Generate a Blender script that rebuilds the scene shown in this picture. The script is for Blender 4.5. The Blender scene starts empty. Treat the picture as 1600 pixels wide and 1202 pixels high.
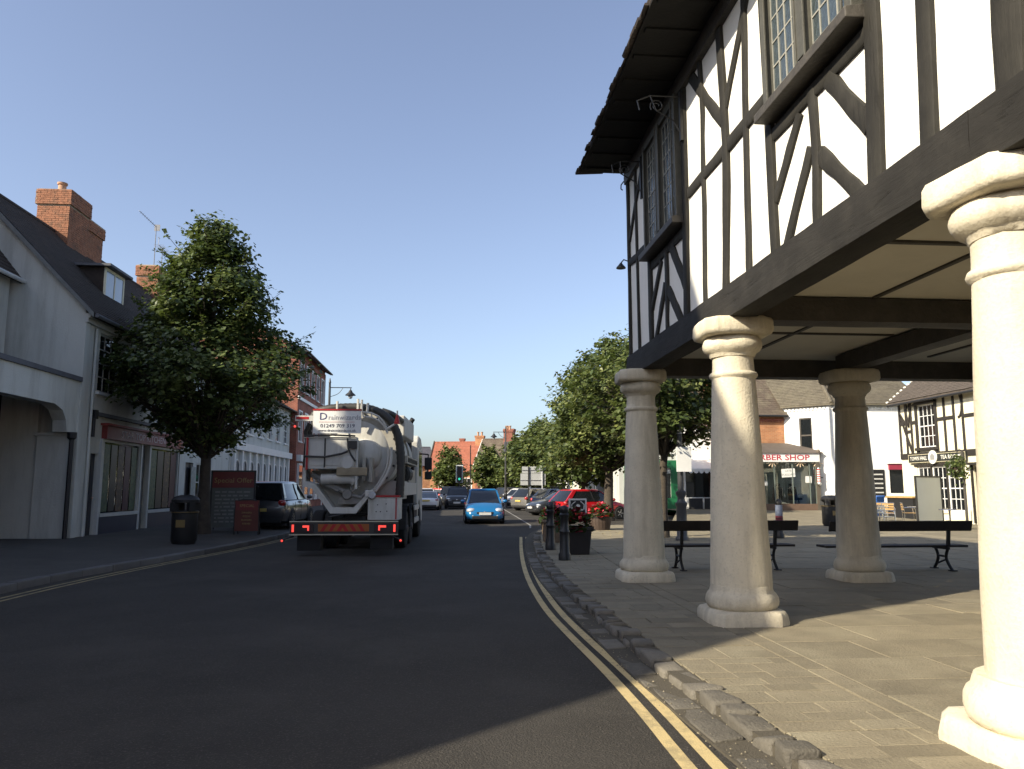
import bpy, bmesh, math, random
from mathutils import Vector, Matrix, noise
R = math.radians
random.seed(7)
scene = bpy.context.scene
C = scene.collection

# ---------------------------------------------------------------- camera, sky, sun, exposure
cam_d = bpy.data.cameras.new('camera'); cam = bpy.data.objects.new('camera', cam_d); C.objects.link(cam)
cam_d.sensor_width = 36; cam_d.lens = 27.0; cam_d.clip_end = 2000; cam_d.clip_start = 0.05
cam.location = (0, 0, 1.5); cam.rotation_euler = (R(90 + 7.64), 0, R(-4.72))
scene.camera = cam
SUN_AZ, SUN_EL = 60.0, 31.0            # direction the light travels (from +Y towards +X), height of the sun
w = bpy.data.worlds.new('World'); scene.world = w; w.use_nodes = True
nt = w.node_tree; bg = nt.nodes['Background']
sky = nt.nodes.new('ShaderNodeTexSky'); sky.sky_type = 'NISHITA'; sky.sun_disc = False
sky.sun_elevation = R(SUN_EL); sky.sun_rotation = R(180 + SUN_AZ)
sky.air_density = 1.0; sky.dust_density = 2.1; sky.ozone_density = 3.6; sky.altitude = 100
hs = nt.nodes.new('ShaderNodeHueSaturation'); hs.inputs['Saturation'].default_value = .80; hs.inputs['Hue'].default_value = .505
nt.links.new(sky.outputs[0], hs.inputs['Color']); nt.links.new(hs.outputs[0], bg.inputs[0]); bg.inputs[1].default_value = 0.135
sd = bpy.data.lights.new('sun', 'SUN'); sd.energy = 5.0; sd.angle = R(0.53); sd.color = (1.0, 0.90, 0.71)
sun = bpy.data.objects.new('sun', sd); C.objects.link(sun)
a, e = R(SUN_AZ), R(SUN_EL)
sun.rotation_euler = Vector((math.sin(a)*math.cos(e), math.cos(a)*math.cos(e), -math.sin(e))).to_track_quat('-Z', 'Y').to_euler()
sun.location = (-30, -30, 40)
vs = scene.view_settings; vs.view_transform = 'Standard'; vs.look = 'None'; vs.gamma = 1.0; vs.exposure = 0.72
try: vs.use_curve_mapping = False
except Exception: pass

# ---------------------------------------------------------------- materials
MATS = {}
def M(name, col=(.5,.5,.5), rough=.7, var=.12, scale=3.0, bump=.15, bscale=60.0, metal=0.0, spec=.5, rand=0.0,
      stain=None, stain_amt=.0, stain_scale=.8, emit=None, trans=0.0, coat=0.0, speck=None, speck_amt=0.0, alpha=1.0, streak=False):
    if name in MATS: return MATS[name]
    m = bpy.data.materials.new(name); m.use_nodes = True; MATS[name] = m
    t = m.node_tree; N = t.nodes; L = t.links
    b = N['Principled BSDF']
    b.inputs['Roughness'].default_value = rough; b.inputs['Metallic'].default_value = metal
    b.inputs['Specular IOR Level'].default_value = spec
    if coat: b.inputs['Coat Weight'].default_value = coat; b.inputs['Coat Roughness'].default_value = .05
    tc = N.new('ShaderNodeTexCoord')
    vec = tc.outputs['Object']
    if rand:
        oi = N.new('ShaderNodeObjectInfo'); va = N.new('ShaderNodeVectorMath'); va.operation = 'MULTIPLY_ADD'
        cb = N.new('ShaderNodeCombineXYZ'); L.new(oi.outputs['Random'], cb.inputs[0]); L.new(oi.outputs['Random'], cb.inputs[1])
        va.inputs[1].default_value = (1,1,1); L.new(vec, va.inputs[0])
        sc = N.new('ShaderNodeVectorMath'); sc.operation = 'SCALE'; sc.inputs['Scale'].default_value = 37.0
        L.new(cb.outputs[0], sc.inputs[0]); L.new(sc.outputs[0], va.inputs[2]); vec = va.outputs[0]
    no = N.new('ShaderNodeTexNoise'); no.inputs['Scale'].default_value = scale; no.inputs['Detail'].default_value = 6; no.inputs['Roughness'].default_value = .65
    L.new(vec, no.inputs['Vector'])
    mr = N.new('ShaderNodeMapRange'); mr.inputs['From Min'].default_value = .25; mr.inputs['From Max'].default_value = .75
    mr.inputs['To Min'].default_value = 1 - var; mr.inputs['To Max'].default_value = 1 + var
    L.new(no.outputs['Fac'], mr.inputs['Value'])
    fac = mr.outputs[0]
    if rand:
        mr2 = N.new('ShaderNodeMapRange'); mr2.inputs['To Min'].default_value = 1 - rand; mr2.inputs['To Max'].default_value = 1 + rand
        L.new(oi.outputs['Random'], mr2.inputs['Value'])
        mm = N.new('ShaderNodeMath'); mm.operation = 'MULTIPLY'; L.new(fac, mm.inputs[0]); L.new(mr2.outputs[0], mm.inputs[1]); fac = mm.outputs[0]
    vm = N.new('ShaderNodeVectorMath'); vm.operation = 'SCALE'; vm.inputs[0].default_value = col; L.new(fac, vm.inputs['Scale'])
    colout = vm.outputs[0]
    if stain:
        n2 = N.new('ShaderNodeTexNoise'); n2.inputs['Scale'].default_value = stain_scale; n2.inputs['Detail'].default_value = 8; n2.inputs['Roughness'].default_value = .7
        if streak:
            mp = N.new('ShaderNodeMapping'); mp.inputs['Scale'].default_value = (2.2, 2.2, .3); L.new(vec, mp.inputs[0]); L.new(mp.outputs[0], n2.inputs['Vector'])
        else: L.new(vec, n2.inputs['Vector'])
        m3 = N.new('ShaderNodeMapRange'); m3.inputs['From Min'].default_value = .48; m3.inputs['From Max'].default_value = .72
        m3.inputs['To Max'].default_value = stain_amt; L.new(n2.outputs['Fac'], m3.inputs['Value'])
        mx = N.new('ShaderNodeMix'); mx.data_type = 'RGBA'; L.new(m3.outputs[0], mx.inputs[0]); L.new(colout, mx.inputs[6]); mx.inputs[7].default_value = (*stain, 1)
        colout = mx.outputs[2]
    if speck:
        n4 = N.new('ShaderNodeTexNoise'); n4.inputs['Scale'].default_value = bscale; n4.inputs['Detail'].default_value = 2; L.new(vec, n4.inputs['Vector'])
        m5 = N.new('ShaderNodeMapRange'); m5.inputs['From Min'].default_value = .55; m5.inputs['From Max'].default_value = .75; m5.inputs['To Max'].default_value = speck_amt
        L.new(n4.outputs['Fac'], m5.inputs['Value'])
        mx2 = N.new('ShaderNodeMix'); mx2.data_type = 'RGBA'; L.new(m5.outputs[0], mx2.inputs[0]); L.new(colout, mx2.inputs[6]); mx2.inputs[7].default_value = (*speck, 1)
        colout = mx2.outputs[2]
    L.new(colout, b.inputs['Base Color'])
    if bump:
        n3 = N.new('ShaderNodeTexNoise'); n3.inputs['Scale'].default_value = bscale; n3.inputs['Detail'].default_value = 5; L.new(vec, n3.inputs['Vector'])
        bp = N.new('ShaderNodeBump'); bp.inputs['Strength'].default_value = bump; bp.inputs['Distance'].default_value = .02
        L.new(n3.outputs['Fac'], bp.inputs['Height']); L.new(bp.outputs[0], b.inputs['Normal'])
    if emit:
        b.inputs['Emission Color'].default_value = (*emit[:3], 1); b.inputs['Emission Strength'].default_value = emit[3]
    if trans:
        b.inputs['Transmission Weight'].default_value = trans; b.inputs['IOR'].default_value = 1.2
    return m

def brickmat(name, c1, c2, mortar, scale=1.0, axis=None):
    if name in MATS: return MATS[name]
    m = bpy.data.materials.new(name); m.use_nodes = True; MATS[name] = m
    t = m.node_tree; N = t.nodes; L = t.links; b = N['Principled BSDF']; b.inputs['Roughness'].default_value = .88
    tc = N.new('ShaderNodeTexCoord'); s = N.new('ShaderNodeSeparateXYZ'); L.new(tc.outputs['Object'], s.inputs[0])
    ad = N.new('ShaderNodeMath'); L.new(s.outputs[0], ad.inputs[0]); L.new(s.outputs[1], ad.inputs[1])
    cb = N.new('ShaderNodeCombineXYZ'); L.new(ad.outputs[0], cb.inputs[0]); L.new(s.outputs[2], cb.inputs[1])
    br = N.new('ShaderNodeTexBrick'); br.inputs['Scale'].default_value = 1.0
    br.inputs['Brick Width'].default_value = .225*scale; br.inputs['Row Height'].default_value = .075*scale; br.inputs['Mortar Size'].default_value = .006*scale
    br.inputs['Color1'].default_value = (*c1,1); br.inputs['Color2'].default_value = (*c2,1); br.inputs['Mortar'].default_value = (*mortar,1)
    L.new(cb.outputs[0], br.inputs['Vector'])
    no = N.new('ShaderNodeTexNoise'); no.inputs['Scale'].default_value = 1.3; no.inputs['Detail'].default_value = 7; L.new(tc.outputs['Object'], no.inputs['Vector'])
    mr = N.new('ShaderNodeMapRange'); mr.inputs['From Min'].default_value=.3; mr.inputs['From Max'].default_value=.7; mr.inputs['To Min'].default_value=.75; mr.inputs['To Max'].default_value=1.2
    L.new(no.outputs['Fac'], mr.inputs['Value'])
    vm = N.new('ShaderNodeVectorMath'); vm.operation='SCALE'; L.new(br.outputs['Color'], vm.inputs[0]); L.new(mr.outputs[0], vm.inputs['Scale'])
    L.new(vm.outputs[0], b.inputs['Base Color'])
    bp = N.new('ShaderNodeBump'); bp.inputs['Strength'].default_value=.4; bp.inputs['Distance'].default_value=.01; bp.invert=True
    L.new(br.outputs['Fac'], bp.inputs['Height']); L.new(bp.outputs[0], b.inputs['Normal'])
    return m

def leafmat(name, col, tcol):
    if name in MATS: return MATS[name]
    m = bpy.data.materials.new(name); m.use_nodes = True; MATS[name] = m
    t = m.node_tree; N = t.nodes; L = t.links; b = N['Principled BSDF']; b.inputs['Roughness'].default_value = .45
    b.inputs['Specular IOR Level'].default_value = .5
    tc = N.new('ShaderNodeTexCoord'); no = N.new('ShaderNodeTexNoise'); no.inputs['Scale'].default_value = 2.5; no.inputs['Detail'].default_value = 5
    L.new(tc.outputs['Object'], no.inputs['Vector'])
    mr = N.new('ShaderNodeMapRange'); mr.inputs['From Min'].default_value=.3; mr.inputs['From Max'].default_value=.7; mr.inputs['To Min'].default_value=.65; mr.inputs['To Max'].default_value=1.4
    L.new(no.outputs['Fac'], mr.inputs['Value'])
    vm = N.new('ShaderNodeVectorMath'); vm.operation='SCALE'; vm.inputs[0].default_value = col; L.new(mr.outputs[0], vm.inputs['Scale'])
    L.new(vm.outputs[0], b.inputs['Base Color'])
    tr = N.new('ShaderNodeBsdfTranslucent'); tr.inputs[0].default_value = (*tcol,1)
    mx = N.new('ShaderNodeMixShader'); mx.inputs[0].default_value = .28
    out = N['Material Output']; L.new(b.outputs[0], mx.inputs[1]); L.new(tr.outputs[0], mx.inputs[2]); L.new(mx.outputs[0], out.inputs[0])
    return m

def glassmat(name, tint=(.9,.95,.95), op=.25):
    """thin window glass: mostly clear, mirror-like at grazing angles"""
    if name in MATS: return MATS[name]
    m = bpy.data.materials.new(name); m.use_nodes = True; MATS[name] = m
    t = m.node_tree; N = t.nodes; L = t.links
    N.remove(N['Principled BSDF'])
    tr = N.new('ShaderNodeBsdfTransparent'); tr.inputs[0].default_value = (*tint,1)
    gl = N.new('ShaderNodeBsdfGlossy'); gl.inputs['Roughness'].default_value = .02
    fr = N.new('ShaderNodeFresnel'); fr.inputs[0].default_value = 1.6
    mx = N.new('ShaderNodeMixShader'); L.new(fr.outputs[0], mx.inputs[0]); L.new(tr.outputs[0], mx.inputs[1]); L.new(gl.outputs[0], mx.inputs[2])
    L.new(mx.outputs[0], N['Material Output'].inputs[0])
    return m

white_render = M('white_render', (.55,.565,.53), .85, .06, 1.2, .35, 25, stain=(.27,.27,.24), stain_amt=.6, stain_scale=.9, streak=True)
white_plaster = M('white_plaster', (.82,.80,.74), .8, .05, 2.0, .25, 18)
cream_paint = M('cream_paint', (.76,.71,.54), .75, .05, 2, .2, 30)
white_paint = M('white_paint', (.74,.74,.72), .5, .05, 3, .08, 40)
offwhite_paint = M('offwhite_paint', (.5,.51,.49), .55, .08, 3, .1, 40)
black_timber = M('black_timber', (.052,.046,.038), .6, .3, 4, .5, 22, stain=(.10,.088,.07), stain_amt=.6, stain_scale=3)
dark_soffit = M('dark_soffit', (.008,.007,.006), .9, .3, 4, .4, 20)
col_stone = M('column_stone', (.64,.575,.44), .88, .14, 2.5, .32, 40, rand=.05, stain=(.30,.26,.185), stain_amt=.8, stain_scale=1.05, streak=True, speck=(.40,.36,.28), speck_amt=.5)
asphalt = M('asphalt', (.040,.036,.031), .9, .34, .30, .8, 75, spec=.3, stain=(.066,.060,.051), stain_amt=.85, stain_scale=.45, speck=(.12,.108,.09), speck_amt=.7)
pave_left = M('pavement_grey', (.060,.055,.048), .9, .18, 1.2, .4, 60, stain=(.10,.09,.08), stain_amt=.5)
slab_stone = M('slab_stone', (.205,.175,.118), .9, .22, 1.8, .55, 45, rand=.15, stain=(.31,.275,.19), stain_amt=.7, stain_scale=.8, speck=(.12,.10,.07), speck_amt=.5)
mortar = M('mortar', (.075,.064,.046), .95, .15, 4, .5, 60)
granite = M('granite', (.125,.112,.09), .8, .25, 6, .6, 50, rand=.3, stain=(.20,.18,.14), stain_amt=.45, stain_scale=5)
yellow_paint = M('yellow_paint', (.55,.43,.21), .75, .12, 5, .4, 90, stain=(.16,.135,.085), stain_amt=.9, stain_scale=5)
white_line = M('road_white', (.30,.29,.27), .8, .15, 5, .4, 90, stain=(.12,.11,.1), stain_amt=.7, stain_scale=5)
dark_glass = M('dark_glass', (.012,.014,.016), .05, .1, 1, 0, spec=.8)
black_iron = M('black_iron', (.014,.014,.015), .45, .2, 6, .15, 60)
black_plastic = M('black_plastic', (.016,.016,.017), .55, .15, 5, .1, 80)
rubber = M('rubber', (.016,.016,.016), .85, .2, 8, .2, 80)
chrome = M('bright_metal', (.62,.62,.62), .22, .05, 4, 0, metal=1)
alloy = M('alloy', (.5,.5,.51), .35, .05, 4, 0, metal=.8)
lead = M('lead_flashing', (.10,.105,.12), .7, .2, 4, .2, 30)
roof_dark = M('roof_tile_dark', (.040,.030,.025), .9, .35, 5, .4, 40, stain=(.075,.055,.04), stain_amt=.6, stain_scale=2.5)
roof_brown = M('roof_tile_brown', (.10,.075,.055), .92, .35, 4, .4, 40, stain=(.19,.165,.11), stain_amt=.7, stain_scale=1.6)
roof_stone = M('roof_tile_stone', (.115,.098,.07), .92, .35, 4, .4, 40, stain=(.17,.15,.10), stain_amt=.7, stain_scale=1.6)
roof_red = M('roof_tile_red', (.30,.10,.058), .9, .3, 3, .4, 40, stain=(.20,.10,.07), stain_amt=.5, stain_scale=1)
roof_slate = M('roof_slate', (.075,.072,.085), .7, .25, 3, .3, 40)
brick_piece = M('chimney_brick', (.31,.135,.075), .9, .5, 9, .4, 60, stain=(.12,.085,.06), stain_amt=.8, stain_scale=3)
mortar_old = M('old_mortar', (.36,.29,.22), .95, .2, 6, .4, 60)
clay = M('clay_pot', (.42,.24,.15), .85, .2, 5, .2, 30)
wood_dark = M('bench_wood', (.020,.015,.012), .7, .3, 8, .3, 40)
wood_light = M('slat_wood', (.42,.26,.10), .6, .2, 8, .2, 40)
bark = M('bark', (.060,.048,.036), .95, .4, 6, .9, 18)
red_brick = brickmat('red_brick', (.30,.085,.05), (.22,.06,.04), (.28,.2,.15))
orange_brick = brickmat('orange_brick', (.46,.20,.085), (.36,.14,.06), (.38,.28,.18))

# ---------------------------------------------------------------- mesh helpers
OFF = {}
class MB:
    def __init__(s): s.v = []; s.f = []; s.mi = []; s.cm = 0
    def quad(s, *p):
        n = len(s.v); s.v += [tuple(q) for q in p]; s.f.append(tuple(range(n, n+len(p)))); s.mi.append(s.cm); return s
    def hexa(s, P):
        n = len(s.v); s.v += [tuple(q) for q in P]
        for f in ((0,3,2,1),(4,5,6,7),(0,1,5,4),(1,2,6,5),(2,3,7,6),(3,0,4,7)): s.f.append(tuple(n+i for i in f)); s.mi.append(s.cm)
        return s
    def box(s, x0,x1,y0,y1,z0,z1):
        if x0>x1: x0,x1=x1,x0
        if y0>y1: y0,y1=y1,y0
        if z0>z1: z0,z1=z1,z0
        return s.hexa([(x0,y0,z0),(x1,y0,z0),(x1,y1,z0),(x0,y1,z0),(x0,y0,z1),(x1,y0,z1),(x1,y1,z1),(x0,y1,z1)])
    def obox(s, c, size, mat=None):
        sx,sy,sz = [q/2 for q in size]; c = Vector(c)
        P = [Vector(p) for p in ((-sx,-sy,-sz),(sx,-sy,-sz),(sx,sy,-sz),(-sx,sy,-sz),(-sx,-sy,sz),(sx,-sy,sz),(sx,sy,sz),(-sx,sy,sz))]
        return s.hexa([c + (mat @ p if mat else p) for p in P])
    def beam(s, p0, p1, w, h, up=(0,0,1)):
        p0, p1 = Vector(p0), Vector(p1); d = (p1-p0).normalized(); up = Vector(up)
        sd = d.cross(up)
        if sd.length < 1e-4: sd = d.cross(Vector((1,0,0)))
        sd.normalize(); u = sd.cross(d).normalized(); a = sd*w/2; b = u*h/2
        return s.hexa([p0-a-b, p0+a-b, p1+a-b, p1-a-b, p0-a+b, p0+a+b, p1+a+b, p1-a+b])
    def tube(s, pts, r, n=8, caps=True):
        pts = [Vector(p) for p in pts]; rs = r if isinstance(r, (list,tuple)) else [r]*len(pts)
        b = len(s.v); prev = None
        for i, p in enumerate(pts):
            d = (pts[min(i+1,len(pts)-1)] - pts[max(i-1,0)])
            if d.length < 1e-9: d = Vector((0,0,1))
            d.normalize()
            if prev is None:
                x = d.cross(Vector((0,0,1)))
                if x.length < 1e-3: x = Vector((1,0,0))
                x.normalize()
            else:
                x = prev - d*prev.dot(d)
                if x.length < 1e-4: x = d.cross(Vector((0,0,1)))
                x.normalize()
            prev = x; y = d.cross(x)
            for k in range(n):
                t = 2*math.pi*k/n; s.v.append(tuple(p + (x*math.cos(t)+y*math.sin(t))*rs[i]))
        for i in range(len(pts)-1):
            for k in range(n):
                k2 = (k+1)%n; s.f.append((b+i*n+k, b+i*n+k2, b+(i+1)*n+k2, b+(i+1)*n+k)); s.mi.append(s.cm)
        if caps:
            s.f.append(tuple(b+k for k in range(n))[::-1]); s.mi.append(s.cm)
            e = b+(len(pts)-1)*n; s.f.append(tuple(e+k for k in range(n))); s.mi.append(s.cm)
        return s
    def lathe(s, prof, n=20, c=(0,0,0), axis='z', sq=None):
        b = len(s.v); c = Vector(c)
        for (r, z) in prof:
            for k in range(n):
                t = 2*math.pi*(k+.5)/n; x, y = r*math.cos(t), r*math.sin(t)
                p = {'z':(x,y,z),'x':(z,x,y),'y':(x,z,y)}[axis]
                s.v.append(tuple(c+Vector(p)))
        for i in range(len(prof)-1):
            for k in range(n):
                k2=(k+1)%n; f=(b+i*n+k, b+i*n+k2, b+(i+1)*n+k2, b+(i+1)*n+k)
                s.f.append(f if axis!='y' else f[::-1]); s.mi.append(s.cm)
        for i, rev in ((0,True),(len(prof)-1,False)):
            if prof[i][0] > 1e-6:
                f = tuple(b+i*n+k for k in range(n)); s.f.append(f[::-1] if rev != (axis=='y') else f); s.mi.append(s.cm)
        return s
    def prism(s, pts, fn, d0, d1):
        """pts: 2D polygon, fn(a,b,d)->3D"""
        n = len(pts); b = len(s.v)
        for d in (d0, d1):
            for (p, q) in pts: s.v.append(tuple(fn(p, q, d)))
        s.f.append(tuple(b+i for i in range(n))[::-1]); s.mi.append(s.cm)
        s.f.append(tuple(b+n+i for i in range(n))); s.mi.append(s.cm)
        for i in range(n):
            j=(i+1)%n; s.f.append((b+i,b+j,b+n+j,b+n+i)); s.mi.append(s.cm)
        return s
    def loft(s, rings, cap0=True, cap1=True, close=True):
        b = len(s.v); n = len(rings[0])
        for r in rings: s.v += [tuple(p) for p in r]
        for i in range(len(rings)-1):
            for k in range(n if close else n-1):
                k2=(k+1)%n; s.f.append((b+i*n+k,b+i*n+k2,b+(i+1)*n+k2,b+(i+1)*n+k)); s.mi.append(s.cm)
        if cap0: s.f.append(tuple(b+k for k in range(n))[::-1]); s.mi.append(s.cm)
        if cap1: s.f.append(tuple(b+(len(rings)-1)*n+k for k in range(n))); s.mi.append(s.cm)
        return s
    def ellipsoid(s, c, r, nu=12, nv=7):
        c = Vector(c); rings = []
        for j in range(nv+1):
            ph = -math.pi/2 + math.pi*j/nv
            cr = max(math.cos(ph), .001)
            rings.append([(c.x+r[0]*cr*math.cos(2*math.pi*k/nu), c.y+r[1]*cr*math.sin(2*math.pi*k/nu), c.z+r[2]*math.sin(ph)) for k in range(nu)])
        return s.loft(rings)
    def mesh(s, name, mats, off=(0,0,0), smooth=None, fix=False):
        me = bpy.data.meshes.new(name); o = Vector(off)
        me.from_pydata([(p[0]-o.x,p[1]-o.y,p[2]-o.z) for p in s.v], [], s.f)
        for m in (mats if isinstance(mats,(list,tuple)) else [mats]): me.materials.append(m)
        if any(s.mi): me.polygons.foreach_set('material_index', s.mi)
        if fix:
            bm = bmesh.new(); bm.from_mesh(me); bmesh.ops.remove_doubles(bm, verts=bm.verts, dist=1e-5); bmesh.ops.recalc_face_normals(bm, faces=bm.faces); bm.to_mesh(me); bm.free()
        if smooth:
            me.polygons.foreach_set('use_smooth', [True]*len(me.polygons)); me.set_sharp_from_angle(angle=R(smooth))
        me.update(); return me
    def build(s, name, mats, parent=None, smooth=None, bevel=None, world=None, fix=False):
        off = OFF.get(parent.name, (0,0,0)) if parent else (0,0,0)
        o = bpy.data.objects.new(name, s.mesh(name, mats, off, smooth, fix)); C.objects.link(o)
        if parent: o.parent = parent; OFF[o.name] = off
        if bevel:
            md = o.modifiers.new('bevel','BEVEL'); md.width = bevel; md.segments = 2; md.limit_method = 'ANGLE'; md.angle_limit = R(40)
        return o
def tag(o, label=None, cat=None, group=None, kind=None):
    if label: o['label'] = label
    if cat: o['category'] = cat
    if group: o['group'] = group
    if kind: o['kind'] = kind
    return o
def thing(name, label, cat, loc=(0,0,0), rz=0.0, group=None, world=False):
    """world=True: parts are written in world coordinates, else in the thing's own"""
    o = bpy.data.objects.new(name, None); C.objects.link(o); o.empty_display_size = .2
    o.location = loc; o.rotation_euler = (0,0,rz)
    if world: OFF[o.name] = tuple(loc)
    return tag(o, label, cat, group)
def inst(mesh, name, parent=None, loc=(0,0,0), rot=(0,0,0), scale=None):
    o = bpy.data.objects.new(name, mesh); C.objects.link(o)
    if parent: o.parent = parent; OFF[o.name] = OFF.get(parent.name,(0,0,0))
    off = Vector(OFF.get(parent.name,(0,0,0))) if parent else Vector((0,0,0))
    o.location = Vector(loc)-off; o.rotation_euler = rot
    if scale: o.scale = scale
    return o
def copy_tree(o, parent=None):
    c = o.copy(); C.objects.link(c); c.parent = parent
    for ch in o.children: copy_tree(ch, c)
    return c
def text(name, s, size, loc, rot, mat, parent=None, depth=.004, align='CENTER', sx=1.0, bold=.0):
    cu = bpy.data.curves.new('t','FONT'); cu.body = s; cu.size = size; cu.align_x = align; cu.align_y = 'CENTER'; cu.extrude = depth; cu.resolution_u = 2; cu.offset = bold*size
    t = bpy.data.objects.new('t', cu); C.objects.link(t)
    dg = bpy.context.evaluated_depsgraph_get(); me = bpy.data.meshes.new_from_object(t.evaluated_get(dg))
    bpy.data.objects.remove(t); bpy.data.curves.remove(cu)
    me.materials.clear(); me.materials.append(mat)
    o = inst(me, name, parent, loc, rot, (sx,1,1)); return o
UP_Y = (R(90),0,0)            # text facing -y
UP_X = (R(90),0,R(90))        # text facing +x

def tiles(mb, p0, u, v, W, L, tw, tl, th=.015, jit=.3, rnd=None):
    """overlapping tiles on a slope: p0 eave start, u along the eave, v up the slope"""
    rnd = rnd or random.Random(3); p0, u, v = Vector(p0), Vector(u).normalized(), Vector(v).normalized(); n = u.cross(v).normalized()
    if n.z < 0: n = -n
    rows = int(L/tl)+1
    for r in range(rows):
        b = r*tl; top = min(b+tl*1.25, L+.02)
        nx = int(W/tw)+1; o = (r%2)*tw*.5
        for k in range(-1, nx):
            a0 = max(k*tw+o, 0); a1 = min(k*tw+o+tw-.006, W)
            if a1-a0 < .03: continue
            j = (rnd.random()-.5)*tl*jit*.5; lift = th*(1.0+rnd.random()*jit)
            A = p0+u*a0+v*(b+j)+n*lift; B = p0+u*a1+v*(b+j)+n*(lift+th*jit*(rnd.random()-.5)); D = p0+u*a0+v*top+n*.004; E = p0+u*a1+v*top+n*.004
            A0 = p0+u*a0+v*(b+j)-n*.002; B0 = p0+u*a1+v*(b+j)-n*.002
            i = len(mb.v); mb.v += [tuple(q) for q in (A,B,E,D,A0,B0)]
            for f in ((i,i+1,i+2,i+3),(i+4,i+5,i+1,i)): mb.f.append(f); mb.mi.append(mb.cm)
            if n.dot(Vector((0,0,1))) and (B-A).cross(D-A).dot(n) < 0:
                mb.f[-2] = mb.f[-2][::-1]; mb.f[-1] = mb.f[-1][::-1]
    return mb

def brick_box(mb, x0,x1,y0,y1,z0,z1, rnd, bl=.225, bh=.075, j=.011, proud=.012, faces='xXyY'):
    rows = int((z1-z0)/bh)
    for r in range(rows):
        za, zb = z0+r*bh, z0+(r+1)*bh-j
        for fc in faces:
            lo, hi = (y0,y1) if fc in 'xX' else (x0,x1)
            p = lo - (r%2)*bl/2
            while p < hi-.01:
                q = min(p+bl-j, hi); a = max(p, lo); p += bl
                if q-a < .03: continue
                d = proud*(.6+.8*rnd.random())
                if fc=='x': mb.box(x0-d,x0+.002,a,q,za,zb)
                elif fc=='X': mb.box(x1-.002,x1+d,a,q,za,zb)
                elif fc=='y': mb.box(a,q,y0-d,y0+.002,za,zb)
                else: mb.box(a,q,y1-.002,y1+d,za,zb)
    return mb

def wall_open(mb, W, z0, z1, ops, depth=.12, x0=0.0, y=0.0):
    """front wall at y facing -y with openings (a,b,za,zb) and reveals"""
    us = sorted({x0, W} | {q for o in ops for q in o[:2]}); zs = sorted({z0, z1} | {q for o in ops for q in o[2:4]})
    for i in range(len(us)-1):
        for k in range(len(zs)-1):
            a,b,c,d = us[i],us[i+1],zs[k],zs[k+1]; m,nn = (a+b)/2,(c+d)/2
            if any(o[0]<m<o[1] and o[2]<nn<o[3] for o in ops): continue
            mb.quad((a,y,c),(b,y,c),(b,y,d),(a,y,d))
    for (a,b,c,d) in [o[:4] for o in ops]:
        e = y+depth
        mb.quad((a,y,c),(a,y,d),(a,e,d),(a,e,c)); mb.quad((b,y,c),(b,e,c),(b,e,d),(b,y,d))
        mb.quad((a,y,d),(b,y,d),(b,e,d),(a,e,d)); mb.quad((a,y,c),(a,e,c),(b,e,c),(b,y,c))
    return mb

def beammat(name, col, vec):
    """weathered painted oak: long grain and splits along the beam"""
    m = M(name, col, .75, .28, 3, 0, spec=.3, stain=tuple(c*1.6 for c in col), stain_amt=.6, stain_scale=3)
    t = m.node_tree; N = t.nodes; L = t.links; b = N['Principled BSDF']
    tc = N.new('ShaderNodeTexCoord'); mp = N.new('ShaderNodeMapping'); mp.inputs['Scale'].default_value = vec; L.new(tc.outputs['Object'], mp.inputs[0])
    n1 = N.new('ShaderNodeTexNoise'); n1.inputs['Scale'].default_value = 3.0; n1.inputs['Detail'].default_value = 9; n1.inputs['Roughness'].default_value = .7; n1.inputs['Distortion'].default_value = .6; L.new(mp.outputs[0], n1.inputs['Vector'])
    rp = N.new('ShaderNodeMapRange'); rp.inputs['From Min'].default_value = .36; rp.inputs['From Max'].default_value = .42; L.new(n1.outputs['Fac'], rp.inputs['Value'])
    ad = N.new('ShaderNodeMath'); ad.operation = 'MULTIPLY_ADD'; ad.inputs[1].default_value = .8; L.new(rp.outputs[0], ad.inputs[0]); L.new(n1.outputs['Fac'], ad.inputs[2])
    bp = N.new('ShaderNodeBump'); bp.inputs['Strength'].default_value = .5; bp.inputs['Distance'].default_value = .025; L.new(ad.outputs[0], bp.inputs['Height']); L.new(bp.outputs[0], b.inputs['Normal'])
    return m
beam_y = beammat('oak_beam_along', (.022,.020,.017), (3.2,.35,3.2))
stud_z = beammat('oak_stud', (.024,.022,.018), (4,4,.5))
# ---------------------------------------------------------------- ground, road, pavements, kerbs
g = MB(); g.quad((-700,-400,-.16),(700,-400,-.16),(700,900,-.16),(-700,900,-.16))
ground = tag(g.build('ground', M('ground_earth', (.10,.095,.075), .95, .3, .2, .3, 20)), kind='structure')
RZ = -.065
KR = [(1.98,-6),(1.98,2),(1.97,4.2),(1.92,5.0),(1.88,5.8),(1.83,6.8),(1.83,8.7),(1.80,12.0),(1.93,15.6),(2.33,20.9),(2.85,25.5),(3.6,29.2),(4.6,31.0),(6.4,31.8),(14,32.2)]
KL = [(-6.9,-6),(-6.75,6),(-6.69,12.4),(-6.59,14.2),(-6.27,16.1),(-5.85,18.5),(-5.4,22),(-5.1,27),(-5.0,40),(-5.2,70),(-6.5,95),(-14,130)]
def dense(P, step=.5):
    out = []
    for i in range(len(P)-1):
        a, b = Vector(P[i]), Vector(P[i+1]); n = max(1, int((b-a).length/step))
        out += [a.lerp(b, k/n) for k in range(n)]
    return out+[Vector(P[-1])]
def smoothline(P, it=3):
    P = [Vector(p) for p in P]
    for _ in range(it):
        Q = [P[0]]
        for i in range(len(P)-1): Q += [P[i].lerp(P[i+1],.25), P[i].lerp(P[i+1],.75)]
        P = Q+[P[-1]]
    return P
KRs = smoothline(KR, 2); KLs = smoothline(KL, 2)
g = MB()
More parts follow.
